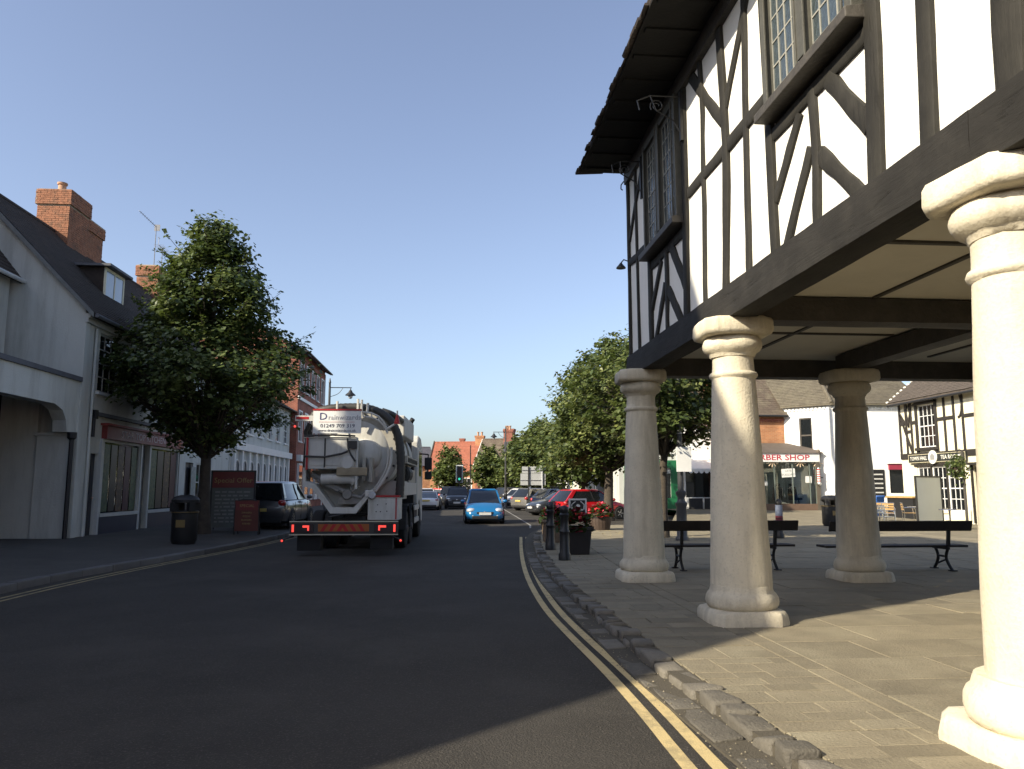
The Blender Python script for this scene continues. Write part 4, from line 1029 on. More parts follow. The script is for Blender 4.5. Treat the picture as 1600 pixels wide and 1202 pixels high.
m = MB(); pbox2(m,2.05,2.75,-.04,-.002,1.05,2.45); mb_ = m.build('menu_board', black_plastic, wc)
for k in range(5): pbox2(MB(), 2.15,2.65,-.046,-.041,1.2+k*.24,1.27+k*.24).build('board_line', M('chalk',(.5,.5,.48),.9,.1,3,0), mb_)
MB().tube([PW2(-.12,-.08,5.8),PW2(-.12,-.08,3.2),PW2(.05,-.08,2.6),PW2(.05,-.08,MZ)],.06,8).build('rain_pipe', M('pipe_grey',(.45,.46,.47),.5,.1,3,0), wc)
m = MB()
for k in range(12): pbox(m, .1+k*.21,.22+k*.21,-.07,-.001,5.7,5.82)
for k in range(24): pbox2(m, .1+k*.21,.22+k*.21,-.07,-.001,5.7,5.82)
m.build('dentil_course', WALLW, wc)
# barber shop: glazed single-storey front with lean-to roof
bs = thing('barber_shop', 'glass fronted barber shop with white BARBER SHOP fascia and lean-to roof', 'shop', (15.2,40.0,MZ)); OFF[bs.name]=(15.2,40.0,MZ)
bx0, bx1, by = 15.0, 19.85, 40.0
brownw = M('barber_brown',(.13,.085,.06),.6,.15,3,.1)
fa = MB().box(bx0,bx1,by-.14,by+.02,2.86,3.32).build('fascia', white_paint, bs)
text('lettering','BARBER SHOP',.42,((bx0+bx1)/2+.15,by-.144,3.08),UP_Y,M('letter_red',(.42,.03,.05),.5,.05,3,0),fa,.004,sx=1.30,bold=.012)
MB().box(bx0,bx1,by-.10,by+.02,MZ,MZ+.34).build('stall_riser', brownw, bs)
for x in (bx0+.06,bx1-.12): MB().box(x-.1,x+.1,by-.12,by+.05,MZ,2.86).build('pilaster', M('barber_post',(.10,.085,.065),.6,.15,3,.1), bs)
mul = [bx0+.16,16.55,17.35,18.35,19.3,bx1-.22]
for x in mul: MB().box(x-.025,x+.025,by-.04,by+.02,MZ+.34,2.86).build('mullion', M('mullion_green',(.14,.17,.15),.5,.1,3,0), bs)
for i in range(len(mul)-1): MB().box(mul[i]+.025,mul[i+1]-.025,by-.012,by-.006,MZ+.34,2.86).build('pane', shop_glass, bs)
m = MB(); m.box(bx0,bx1,by+1.42,by+1.5,MZ,2.9); m.box(bx0,bx0+.05,by+.05,by+1.42,MZ,2.9); m.box(bx1-.05,bx1,by+.05,by+1.42,MZ,2.9); m.build('shop_walls', shop_int, bs)
MB().box(bx0,bx1,by+.03,by+1.5,MZ,MZ+.03).build('shop_floor', M('shop_floor',(.35,.33,.28),.6,.1,3,0), bs)
MB().box(bx0,bx1,by+.03,by+1.5,2.88,2.92).build('shop_ceiling', shop_int, bs)
m = MB(); m.quad((bx0-.1,by-.22,3.33),(bx1+.25,by-.22,3.33),(bx1-.4,by+1.5,3.95),(bx0-.1,by+1.5,3.95)); m.quad((bx0-.1,by-.22,3.33),(bx0-.1,by+.02,3.31),(bx1+.1,by+.02,3.31),(bx1+.25,by-.22,3.33)); m.quad((bx1+.25,by-.22,3.33),(bx1+.2,by+1.5,3.33),(bx1-.4,by+1.5,3.95)); m.build('lean_to_roof', M('felt_brown',(.10,.08,.065),.9,.2,3,.3,30), bs)
MB().ellipsoid((bx1-.02,by-.05,3.42),(.11,.11,.13),10,6).build('finial', M('barber_post2',(.14,.11,.08),.7,.1,3,0), bs)
orn = M('fretwork_cream',(.72,.55,.38),.7,.1,3,0)
for x in (17.25,18.8,19.75):
    m = MB()
    for k in range(5):
        t = R(-160+35*k); m.beam((x,by-.03,2.86),(x+.3*math.cos(t)*1.1,by-.03,2.86+.28*math.sin(t)),.02,.07,(0,1,0))
    m.build('window_transfer', orn, bs)
def card(x0,x1,z0,z1,rot,lines,col=(.7,.7,.66)):
    c_ = MB().box(-(x1-x0)/2,(x1-x0)/2,-.003,.003,-(z1-z0)/2,(z1-z0)/2).mesh('window_card', M('card%.2f'%col[0],col,.8,.03,3,0))
    o = inst(c_,'window_card',bs,((x0+x1)/2,by-.03,(z0+z1)/2),(0,rot,0)); OFF[o.name]=(0,0,0)
    for k,s in enumerate(lines): text('card_text',s,.16,(0,-.006,.1-.2*k),UP_Y,M('card_ink',(.2,.22,.22),.8,.05,3,0),o,.001)
card(17.75,18.5,2.05,2.5,-.06,['LATE','TUESDAYS']); card(19.05,19.4,1.75,2.1,.03,['']); card(16.6,16.95,1.6,1.82,0,['OPEN'])
# barber pole
bp_ = thing('barber_pole','red and white striped barber pole beside the shop window','barber pole',(19.72,39.84,1.2),world=True)
m = MB()
for k in range(12):
    m.cm = k%2; m.lathe([(.085,1.75+k*.06),(.085,1.81+k*.06)],12,(19.72,39.8,0))
m.build('striped_tube',[white_paint,M('pole_red',(.45,.03,.03),.4,.05,3,0)],bp_); MB().ellipsoid((19.72,39.8,2.5),(.1,.1,.07),10,6).build('cap',chrome,bp_); MB().ellipsoid((19.72,39.8,1.70),(.11,.11,.10),10,6).build('base',chrome,bp_); MB().box(19.68,19.95,39.8,39.86,2.0,2.05).build('bracket',black_iron,bp_)
# two barber chairs inside
def barber_chair(x,y,rz,label):
    t = thing('barber_chair',label,'chair',(x,y,MZ+.03),rz); m=MB(); m.lathe([(.26,0),(.26,.04),(.06,.07),(.06,.45),(.1,.5)],14); m.build('pedestal',chrome,t)
    MB().box(-.27,.27,-.25,.25,.5,.62).build('seat',black_plastic,t,bevel=.03); MB().hexa([(-.25,.2,.6),(.25,.2,.6),(.25,.3,.6),(-.25,.3,.6),(-.24,.34,1.2),(.24,.34,1.2),(.24,.43,1.2),(-.24,.43,1.2)]).build('backrest',black_plastic,t,bevel=.02)
    MB().box(-.13,.13,.38,.46,1.22,1.38).build('headrest',black_plastic,t,bevel=.02)
    for s in (-1,1): m=MB(); m.tube([(s*.3,.22,.62),(s*.3,.2,.82),(s*.3,-.22,.82),(s*.3,-.24,.6)],.022,6); m.build('armrest',chrome,t)
    m=MB(); m.tube([(0,-.25,.5),(0,-.45,.2)],.03,6); m.box(-.2,.2,-.6,-.4,.16,.2); m.build('footrest',chrome,t)
barber_chair(17.9,40.75,2.6,'black barber chair behind the middle of the shop glass'); barber_chair(18.85,40.8,2.2,'black barber chair nearest the striped pole')
# tea rooms, front parallel to the street (faces -X)
tr = thing('tea_rooms','cream and black timber framed tea rooms with TOWN HALL TEA ROOMS sign','tea room',(21.6,35.2,0),R(-90))
g = MB(); W=11.5; EVT=5.7
tops = [(1.45,2.75,3.3,5.25),(1.15,4.35,.5,2.45),(5.0,5.9,.05,2.35),(6.4,7.4,1.0,2.3)]
wall_open(g,W,0,EVT,tops,.15); g.quad((0,0,0),(0,0,EVT),(0,3.6,8.6),(0,7.2,EVT),(0,7.2,0)); g.quad((W,0,0),(W,7.2,0),(W,7.2,EVT),(W,3.6,8.6),(W,0,EVT)); g.quad((0,7.2,0),(0,7.2,EVT),(W,7.2,EVT),(W,7.2,0))
g.build('wall', cream_paint, tr)
bt = M('tea_timber',(.028,.024,.02),.6,.2,4,.2,30)
def tb(a,za,b,zb,w,lay=0,name='timber'): 
    p0=Vector((a,0,za)); p1=Vector((b,0,zb)); dd=(p1-p0).normalized(); nv=Vector((-dd.z,0,dd.x))*w/2; y0=-.045-.003*lay; y1=-.001
    P=[p0-nv,p1-nv,p1+nv,p0+nv]
    MB().hexa([(q.x,y1,q.z) for q in P][::-1]+[(q.x,y0,q.z) for q in P][::-1]).build(name,bt,tr,fix=True)
ZA,ZC = 3.05,5.55
tb(0,2.95,W,2.95,.26,2,'bressumer'); tb(0,5.6,W,5.6,.18,2,'wall_plate')
for x in (.07,.58,.98,1.38,2.82,3.42,4.05,4.62,5.5,6.3,7.2,8.2,9.2,10.2,11.4): tb(x,ZA,x,ZC,.12 if x not in (1.38,2.82) else .17,0,'stud')
for (a,b) in ((.07,.58),(.98,1.38),(2.82,3.42),(3.42,4.05),(4.62,5.5),(5.5,6.3),(7.2,8.2)): tb(a,4.5,b,4.5,.14,1,'rail')
tb(.58,4.1,.98,4.1,.13,1,'rail'); tb(.1,4.95,.95,3.1,.11,3,'brace'); tb(.1,5.0,.5,4.5,.1,3,'brace')
for s in (1,-1):
    pts=[(.78+s*.17,5.5),(.78+s*.08,5.25),(.78+s*.15,4.95),(.78+s*.05,4.65),(.78,4.3)]
    for i in range(4): tb(pts[i][0],pts[i][1],pts[i+1][0],pts[i+1][1],.07,4,'curved_brace')
for s in (1,-1):
    P=[(4.34+.27*math.cos(t),5.0+s*.05+s*.5*math.sin(t)) for t in (0,.5,1.0,1.57)]
    for i in range(3): tb(P[i][0],P[i][1],P[i+1][0],P[i+1][1],.08,4,'curved_brace')
w1 = window(tr,1.45,2.75,3.3,5.25,4,4,white_paint,curt=curtain,sill=False); MB().box(1.3,2.9,-.14,-.05,3.17,3.3).build('sill',bt,w1); MB().prism([(1.2,5.26),(3.0,5.26),(2.1,5.62)],lambda p,q,d:(p,d,q),-.16,-.05).build('window_pediment',bt,w1)
# sash windows of the ground floor
m=MB(); m.box(1.0,4.5,-.05,-.001,2.45,2.55); m.build('shop_head',bt,tr)
for k in range(3):
    a=1.15+k*1.07; window(tr,a+.02,a+1.04,.5,2.43,3,4,white_paint,curt=None,sill=False)
    MB().box(a+1.04,a+1.09,-.04,.1,.5,2.43).build('post',bt,tr)
MB().quad((.1,1.2,0),(W-.1,1.2,0),(W-.1,1.2,EVT),(.1,1.2,EVT)).build('room_back',M('tea_room_back',(.25,.22,.17),.9,.1,2,0),tr)
MB().box(5.0,5.9,.08,.13,.05,2.35).build('door',M('tea_door',(.06,.04,.03),.5,.1,3,.05),tr); m=MB(); m.box(4.85,6.05,-.35,-.001,2.42,2.52); m.box(4.9,4.98,-.08,-.001,.05,2.42); m.box(5.92,6.0,-.08,-.001,.05,2.42); m.build('door_hood',bt,tr)
window(tr,6.4,7.4,1.0,2.3,2,2,white_paint)
sg = MB().box(.75,4.75,-.13,-.05,2.62,3.0).build('sign_board',M('sign_black',(.02,.022,.02),.5,.1,3,0),tr)
m=MB(); m.box(.75,4.75,-.14,-.131,2.62,2.645); m.box(.75,4.75,-.14,-.131,2.975,3.0); m.box(.75,.775,-.14,-.131,2.645,2.975); m.box(4.725,4.75,-.14,-.131,2.645,2.975); m.build('sign_rim',M('sign_gold',(.5,.45,.3),.5,.1,3,0),sg)
sw_ = M('sign_letter',(.75,.73,.65),.6,.03,3,0)
text('lettering','TOWN HALL',.25,(1.53,-.14,2.81),UP_Y,sw_,sg,.003,sx=.86,bold=.006); text('lettering','TEA ROOMS',.25,(3.8,-.14,2.81),UP_Y,sw_,sg,.003,sx=.98,bold=.006)
MB().lathe([(.30,-.17),(.30,-.14)],24,(2.6,0,2.84),'y').build('sign_roundel',sw_,sg)
m=MB(); m.box(2.45,2.75,-.178,-.171,2.72,2.88); m.prism([(2.42,2.88),(2.78,2.88),(2.6,3.02)],lambda p,q,d:(p,d,q),-.178,-.171); m.build('roundel_picture',M('roundel_ink',(.25,.25,.24),.7,.1,3,0),sg)
g=MB(); oh=.35; sl=2.9/3.6; g.prism([(-oh,EVT-oh*sl),(-oh,EVT-oh*sl+.12),(3.6,8.72),(7.55,EVT-oh*sl+.12),(7.55,EVT-oh*sl),(3.6,8.55)],lambda p,q,d:(d,p,q),-.3,W+.2); rf=g.build('roof',M('roof_plum',(.085,.068,.054),.9,.3,4,.4,40),tr)
tm=MB(); tiles(tm,(-.3,-oh-.03,EVT-oh*sl+.125),(1,0,0),(0,3.95,3.95*sl),W+.5,math.hypot(3.95,3.95*sl),.22,.14,.016); tag(tm.build('roof_tiles',MATS['roof_plum'],rf),kind='stuff')
m=MB()
for k in range(22):
    f=k/21; y=-oh+f*3.95; m.ellipsoid((-.3,y,EVT-oh*sl+.16+f*3.95*sl),(.07,.09,.06),6,4)
m.build('verge_mortar',M('verge_pale',(.7,.68,.6),.9,.1,3,.2),rf)
m=MB(); m.tube([(-.2,-.42,EVT-.3),(W+.1,-.42,EVT-.3)],.055,7); m.build('gutter',black_plastic,tr)
# row behind the trees on the right
green_shop = M('shop_green',(.012,.13,.05),.4,.08,3,.03)
gs_ = house('green_shop','shop with glossy green front under the tree',(9.7,43.4,.1),0,3.55,7,5.6,8.2,white_render,roof_slate,[dict(a=1.7,b=3.0,z0=.8,z1=2.2,kind='none')]+sashrow((.5,2.2),3.4,4.9),.35,.25,cat='shop')
m=MB(); m.box(.3,3.5,-.09,-.001,0,.8); m.box(.3,1.7,-.09,-.001,.801,2.5); m.box(3.0,3.5,-.09,-.001,.801,2.5); m.box(.3,3.5,-.092,-.001,2.501,2.95); m.build('shop_front',green_shop,gs_)
MB().box(1.7,3.0,.05,.06,.8,2.2).build('pane',dark_glass,gs_)
for (x,z,c) in ((1.85,1.9,(.1,.5,.45)),(2.4,1.55,(.7,.7,.68)),(2.35,1.2,(.7,.7,.68))): MB().box(x,x+.22,.035,.045,z,z+.16).build('window_card',M('card_%d'%int(c[0]*100),c,.8,.05,3,0),gs_)
aw = house('awning_shop','white shop with scalloped white awning and dark window beside the barber shop',(13.3,43.0,.2),0,2.1,7,5.2,8.2,WALLW,roof_brown,[dict(a=.15,b=1.9,z0=.75,z1=2.2,kind='none')],.3,.2,cat='shop')
MB().box(.15,1.9,.05,.06,.75,2.2).build('pane',dark_glass,aw)
m=MB(); m.hexa([(.0,-1.0,2.3),(2.1,-1.0,2.3),(2.1,-.002,2.9),(0,-.002,2.9),(.0,-1.0,2.34),(2.1,-1.0,2.34),(2.1,-.002,2.96),(0,-.002,2.96)])
for k in range(7): m.prism([(k*.3,2.3),(k*.3+.3,2.3),(k*.3+.25,2.12),(k*.3+.15,2.08),(k*.3+.05,2.12)],lambda p,q,d:(p,d,q),-1.01,-.995)
m.build('awning',white_paint,aw)
for k in range(2): MB().box(.2+k*.9,.95+k*.9,-.45,-.30,0,.7).build('crate_display',M('display_dark',(.03,.03,.03),.7,.2,3,0),aw)
wr = house('white_terrace','long white street terrace with pale grey doors behind the trees',(11.6,75,.0),R(-90),24,8,5.6,8.0,M('terrace_white',(.74,.70,.58),.8,.06,1,.1),roof_slate,
  [q for k in range(6) for q in (dict(a=1+k*4.2,b=2+k*4.2,z0=.9,z1=2.4,c=2,r=2,sur=white_paint),dict(a=2.9+k*4.2,b=3.8+k*4.2,z0=.05,z1=2.2,kind='door',fm=M('door_teal',(.05,.22,.25),.5,.1,3,0)))]+sashrow([1+k*2.1 for k in range(12)],3.3,4.8),.4,.3)
# far end of the street, where the road turns left: facing houses
fw = M('far_white',(.78,.77,.72),.8,.05,1,.1)
f1 = house('red_gable_house','far brick house with steep red tiled roof and black edged white gable',(-2.3,98,0),R(-12),7.5,7.5,3.6,7.3,orange_brick,roof_red,[dict(a=1.2,b=2.3,z0=.9,z1=2.6,c=2,r=2,sur=fw),dict(a=4.2,b=5.3,z0=.9,z1=2.6,c=2,r=2,sur=fw)],.4,.3,oh=.3,verge=.3)
m=MB(); m.prism([(.2,3.65),(3.75,7.15),(7.3,3.65)],lambda p,q,d:(d,p,q),-.06,-.02); m.build('gable_panel',fw,f1)
m=MB(); m.prism([(-.5,3.1),(-.5,3.5),(3.75,7.6),(8.0,3.5),(8.0,3.1),(3.75,7.15)],lambda p,q,d:(d,p,q),-.42,-.3); m.build('barge_board',black_timber,f1)
chimney(f1,5.2,6.3,3.2,4.2,6.2,8.2,3,[(5.5,3.7,.5),(6.0,3.7,.5)],.3,bm=orange_brick,detail=False); chimney(f1,3.0,3.6,4.0,4.6,6.2,7.9,3,[],.3,detail=False)
f2 = house('brown_roof_house','far brick house with brown roof and tall chimney between the two round trees',(3.2,91,0),R(-18),6.5,8,4.0,7.3,red_brick,roof_brown,[dict(a=1,b=2,z0=2.2,z1=3.5,c=2,r=2,sur=fw),dict(a=3.5,b=4.5,z0=2.2,z1=3.5,c=2,r=2,sur=fw),dict(a=1,b=2.2,z0=.4,z1=1.8,c=2,r=2,sur=fw),dict(a=3.4,b=4.6,z0=.4,z1=1.8,c=2,r=2,sur=fw)],.4,.3,verge=.25,gutter=fw)
chimney(f2,2.6,3.8,3.4,4.4,6.0,8.6,3,[(3.0,3.9,.4)],.35,detail=False)
MB().prism([(-.3,3.72),(-.3,3.9),(4.0,7.45),(4.0,7.25)],lambda p,q,d:(d,p,q),-.31,-.26).build('barge_board',fw,f2)
f3 = house('far_white_shop','far white flat shop with dark window band under slate roof',(6.0,84,0),R(-8),9,8,5.1,7.0,fw,roof_slate,[dict(a=1,b=2,z0=3.4,z1=4.6,c=2,r=2),dict(a=4,b=5,z0=3.4,z1=4.6,c=2,r=2)],.4,.3,cat='shop')
MB().box(-2.5,7.0,-1.5,-.01,1.9,3.0).build('canopy_fascia',fw,f3); MB().box(-2.2,6.6,-1.3,-.02,.7,1.88).build('shop_glass',dark_glass,f3); 
for x in (-2.4,.2,2.8,6.7): MB().box(x,x+.22,-1.45,-1.3,0,1.9).build('post',fw,f3)
chimney(f3,-.2,.8,3,4,5.9,8.0,3,[(.1,3.5,.5),(.5,3.5,.5)],.3,detail=False)
house('slate_hill_house','far house with long dark slate roof above the trees',(14,92,0),R(-6),16,9,5.6,9.3,red_brick,roof_slate,sashrow((2,6,10),3.8,5),.4,.3)
house('far_left_house','small far brick house at the bend of the street',(-9,108,0),R(10),7,7,4.6,7.2,orange_brick,roof_slate,sashrow((1,4),3,4.2),.4,.3)
# ---------------------------------------------------------------- wheels shared by vehicles
def wheel_meshes(r, w, rimmat, spokes=5, truck=False):
    t = MB(); t.lathe([(r*.62,-w/2),(r*.9,-w/2),(r*.98,-w/2+.03),(r,-w/4),(r,w/4),(r*.98,w/2-.03),(r*.9,w/2),(r*.62,w/2)],28,axis='x')
    q = MB(); q.lathe([(.0,.0-w*.1),(r*.62,-w*.1),(r*.64,w*.5-.01),(r*.60,w*.5-.005),(r*.585,w*.25)],28,axis='x')
    if truck: q.lathe([(r*.5,w*.1),(r*.42,w*.4),(r*.2,w*.45),(r*.18,w*.62),(.0,w*.63)],18,axis='x')
    else:
        for k in range(spokes):
            a = 2*math.pi*k/spokes; c,s = math.cos(a),math.sin(a)
            q.beam((w*.42,c*r*.1,s*r*.1),(w*.38,c*r*.6,s*r*.6),.04,r*.17,(1,0,0))
        q.lathe([(r*.16,w*.2),(r*.16,w*.45),(0,w*.47)],12,axis='x')
    return t.mesh('tyre',rubber,smooth=40,fix=True), q.mesh('rim',rimmat,smooth=40,fix=True)
CARW = wheel_meshes(.31,.2,alloy); CARW2 = wheel_meshes(.34,.22,M('rim_dark',(.12,.12,.12),.35,.05,3,0,metal=.7),10)
TRW = wheel_meshes(.5,.3,M('truck_rim',(.10,.10,.10),.5,.2,3,.1),5,True)
def put_wheel(root, ms, x, y, r, side):
    o = inst(ms[0],'wheel',root,(x,y,r),(0,0,0 if side>0 else math.pi)); OFF[o.name]=(0,0,0)
    inst(ms[1],'rim',o); return o
# ---------------------------------------------------------------- drain tanker lorry, local frame: y forward, rear bumper at y=0
tk = thing('tanker_lorry','white drain cleaning vacuum tanker lorry seen from behind, driving away','lorry',(-2.41,18.5,-.085),R(-2.2))
tw_ = M('lorry_white',(.56,.55,.51),.55,.08,2,.05,30,stain=(.30,.27,.21),stain_amt=.55,stain_scale=2.5,streak=True)
tdirty = M('lorry_dirty',(.40,.38,.33),.6,.15,2,.1,30,stain=(.16,.14,.11),stain_amt=.7,stain_scale=2)
dk = M('chassis_black',(.018,.018,.018),.6,.2,4,.2,30)
hose_m = M('hose_black',(.035,.033,.03),.55,.2,6,.3,30)
red_refl = M('red_reflector',(.40,.02,.02),.35,.05,3,0)
# chassis
m = MB(); m.box(-.45,-.35,.3,8.2,.62,.9); m.box(.35,.45,.3,8.2,.62,.9)
for y in (.5,2,4,6): m.box(-.35,.35,y,y+.12,.64,.88)
m.build('chassis',dk,tk)
m = MB()
for y in (2.6,4.0,7.2): m.tube([(-1.0,y,.5),(1.0,y,.5)],.09,8)
m.build('axles',dk,tk)
for (y,) in ((2.6,),(4.0,)):
    for s in (-1,1): put_wheel(tk,TRW,s*1.07,y,.5,s); put_wheel(tk,TRW,s*.74,y,.5,s)
for s in (-1,1): put_wheel(tk,TRW,s*1.07,7.2,.5,s)
# rear bumper
bm_ = MB(); bm_.box(-1.25,1.25,-.02,.06,.50,.79); bm_ = bm_.build('rear_bumper',M('bumper_dark',(.05,.048,.045),.5,.15,3,.1),tk)
m = MB(); m.box(-1.26,1.26,-.04,-.021,.785,.81); m.box(-1.26,1.26,-.04,-.021,.485,.51); m.build('bumper_trim',M('trim_cream',(.55,.5,.38),.5,.1,3,0),bm_)
lit = M('tail_lamp_lit',(.6,.05,.04),.3,.05,3,0,emit=(1,.08,.06,.7)); dull = M('tail_lens',(.22,.02,.02),.3,.1,3,0)
for s in (-1,1):
    l_ = MB().box(s*.70,s*1.22,-.05,-.021,.55,.75).build('lamp_cluster',M('lamp_black',(.03,.02,.02),.4,.1,3,0),bm_)
    MB().box(s*1.15,s*1.20,-.06,-.051,.56,.73).build('side_lamp',lit,bm_)
    if s<0: MB().box(-.95,-.80,-.06,-.051,.66,.71).box(-.84,-.80,-.06,-.051,.59,.66).build('brake_lamp',lit,bm_)
    else: MB().box(.80,.98,-.06,-.051,.66,.71).box(.80,.84,-.06,-.051,.59,.66).build('brake_lamp',lit,bm_)
m = MB(); m.box(-.60,.58,-.032,-.022,.57,.74); mk = m.build('marker_board',M('marker_orange',(.34,.10,.02),.5,.15,3,0),bm_)
for k in range(6):
    x=-.55+k*.19; sk=.1 if k<3 else -.1
    MB().quad((x,-.034,.575),(x+.09,-.034,.575),(x+.09+sk,-.034,.735),(x+sk,-.034,.735)).build('marker_stripe',red_refl,mk)
for x,z in ((-1.42,.36),(1.32,.36)): 
    m=MB(); m.tube([(x*.82,.05,.46),(x*.95,.03,.40),(x,.0,z)],.02,6); m.ellipsoid((x,-.01,z),(.04,.03,.04),8,5); o=m.build('marker_arm',dk,tk); MB().ellipsoid((x,-.035,z),(.028,.02,.028),8,5).build('marker_lamp',lit,o)
for (p,q,z_) in ((-1.1,-.55,.12),(.6,1.12,.15)): MB().box(p,q,.1,.4,z_,.5).build('mud_flap',rubber,tk)
# tank
TZ,TR_ = 2.45,.93
m=MB(); prof=[(.0,.72),(.45,.73),(.74,.80),(.87,.92),(TR_,1.1),(TR_,6.0),(.85,6.2),(.5,6.3),(0,6.32)]
m.lathe(prof,40,(.12,0,TZ),'y'); m.build('tank',tw_,tk,smooth=35)
for y in (1.0,2.6,4.4): MB().lathe([(TR_+.001,y),(TR_+.05,y),(TR_+.05,y+.08),(TR_+.001,y+.08)],40,(.12,0,TZ),'y').build('tank_band',tdirty,tk)
m=MB(); m.lathe([(TR_+.10,.86),(TR_+.10,.93),(TR_-.05,.95)],40,(.12,0,TZ),'y'); m.lathe([(TR_-.05,.84),(TR_+.10,.86)],40,(.12,0,TZ),'y'); 
m.build('door_flange',tdirty,tk,smooth=30)
m=MB()
for k in range(18):
    a=2*math.pi*k/18; m.lathe([(.03,.80),(.03,.86)],8,(.12+(TR_+.04)*math.cos(a),0,TZ+(TR_+.04)*math.sin(a)),'y')
m.build('flange_bolts',dk,tk)
# dome cap on the rear door and brackets
MB().lathe([(.0,.52),(.22,.54),(.36,.62),(.40,.72),(.40,.80)],28,(.35,0,2.38),'y').build('inspection_dome',tw_,tk,smooth=40)
# cabinet
cb_=MB().box(-.93,.20,.05,.70,2.02,2.74).build('rear_cabinet',tw_,tk,bevel=.015)
MB().box(-.86,.13,.036,.049,2.10,2.66).build('cabinet_door',tw_,cb_,bevel=.01)
m=MB(); m.box(-.945,-.90,.0,.049,2.0,2.76); m.build('cabinet_edge',red_refl,cb_)
MB().lathe([(.13,-.0),(.17,.02),(.17,.035)],20,(.02,0,2.16),'y').build('gauge_cover',tw_,cb_)
pl_=MB().box(-.22,.50,.0,.035,1.86,2.06).build('number_plate',M('plate_tan',(.28,.23,.15),.5,.3,4,0),tk,bevel=.03)
m=MB(); m.tube([(-1.0,.0,2.32),(-.5,-.03,2.30),(-.1,-.03,2.38),(.05,.0,2.45)],.025,7); m.tube([(-.5,-.02,2.74),(-.5,-.02,2.05)],.018,7); m.tube([(.02,0,2.74),(.05,-.03,2.5),(.12,-.03,2.35),(.22,0,2.2)],.022,7); m.tube([(-1.0,0,2.80),(-.3,-.02,2.82),(.2,0,2.80)],.022,7)
m.box(.05,.25,-.03,.02,2.50,2.68); m.build('hydraulic_hoses',hose_m,tk,smooth=40)
m=MB(); m.tube([(-1.02,.05,2.76),(.24,.05,2.76)],.018,6); m.tube([(.24,.05,2.76),(.24,.05,1.55)],.03,6); m.tube([(-.95,.05,2.0),(-.95,.05,2.8)],.02,6); m.build('cabinet_rails',tw_,tk,smooth=40)
# sign board
sb=MB().box(-.80,.33,-.02,.02,2.86,3.40).build('sign_board',M('sign_white',(.78,.78,.75),.45,.03,3,0),tk)
MB().box(-.81,.34,-.03,.025,3.401,3.44).build('sign_edge',red_refl,sb)
ink=M('sign_ink',(.05,.05,.09),.5,.05,3,0); gry=M('sign_grey',(.35,.35,.38),.5,.05,3,0)
text('lettering','D',.24,(-.56,-.024,3.255),UP_Y,M('sign_navy',(.04,.04,.14),.5,.05,3,0),sb,.002,sx=1.1)
text('lettering','rainwizards',.165,(-.06,-.024,3.235),UP_Y,gry,sb,.002,sx=1.02)
text('lettering','01249 709 319',.125,(-.22,-.024,3.035),UP_Y,ink,sb,.002,sx=1.08); text('lettering','www.drainwizards.co.uk',.085,(-.23,-.024,2.925),UP_Y,ink,sb,.002,sx=1.05)
MB().box(-.66,.18,-.024,-.021,3.125,3.132).build('sign_rule',red_refl,sb)
m=MB(); m.tube([(-.45,.06,2.86),(-.45,.2,2.74)],.025,6); m.tube([(.05,.06,2.86),(.05,.2,2.74)],.025,6); m.build('sign_brackets',tw_,sb)
# left marker arm
MB().box(-1.22,-.805,-.02,.03,3.15,3.28).build('side_arm',tw_,tk); MB().box(-1.20,-.90,-.026,-.021,3.19,3.25).build('arm_stripe',red_refl,tk); MB().ellipsoid((-1.22,-.03,3.02),(.03,.02,.03),8,5).build('marker_lamp',lit,tk); MB().tube([(-1.21,.0,3.15),(-1.22,0,3.02)],.012,6).build('lamp_stem',dk,tk)
# upper frame and guard
m=MB(); m.tube([(-.30,.3,3.40),(-.30,.3,3.66)],.03,6); m.tube([(.20,.3,3.40),(.20,.3,3.72)],.03,6); m.tube([(.29,.3,3.40),(.29,.3,3.70)],.03,6); m.tube([(.42,.3,3.36),(.44,.3,3.62)],.035,6); m.build('guard_posts',tw_,tk,smooth=40)
m=MB(); arc=[(.34+.0,.12,3.38),(.55,.12,3.36),(.72,.12,3.28),(.84,.12,3.16),(.93,.12,2.98)]; arc2=[(p[0]+.02,p[1],p[2]-.11) for p in arc]; m.tube(arc,.025,6); m.tube(arc2,.025,6)
for p,q in zip(arc,arc2): m.tube([p,q],.018,5)
m.tube([(.93,.12,2.98),(1.18,.12,3.13)],.03,6); m.tube([(1.18,.12,3.1),(1.17,.12,3.42)],.02,6); m.build('hose_guard',tw_,tk,smooth=40); MB().lathe([(.075,3.1),(.03,3.3),(.02,3.32)],10,(1.17,.12,0)).build('red_cone',red_refl,tk)
# big suction hose
m=MB(); H=[(-.95,.55,3.22),(-.85,.55,3.42),(-.55,.5,3.50),(-.1,.5,3.54),(.35,.5,3.53),(.72,.5,3.42),(1.0,.5,3.18),(1.17,.5,2.85),(1.24,.5,2.4),(1.25,.5,1.9),(1.22,.5,1.35)]
Hs=smoothline(H,3); rs_=[.10+.008*(i%2) for i in range(len(Hs))]; m.tube(Hs,rs_,10); m.build('suction_hose',hose_m,tk,smooth=70)
m=MB(); Hs=smoothline([(.7,.9,3.48),(.95,.9,3.40),(1.05,1.6,3.35),(1.05,3.5,3.35)],2); m.tube(Hs,.09,8); m.build('boom_hose',hose_m,tk,smooth=70)
MB().box(.30,.80,1.0,1.5,3.36,3.56).build('tank_hatch',tw_,tk,bevel=.06)
m=MB(); m.tube([(-.9,.1,3.1),(-1.0,.12,2.9),(-.98,.2,2.7),(-1.02,.25,2.1),(-.9,.2,1.8)],.05,7); m.tube([(-.8,.3,3.2),(-.95,.3,2.95),(-.9,.35,2.75)],.06,7); m.build('loose_hoses',hose_m,tk,smooth=60)
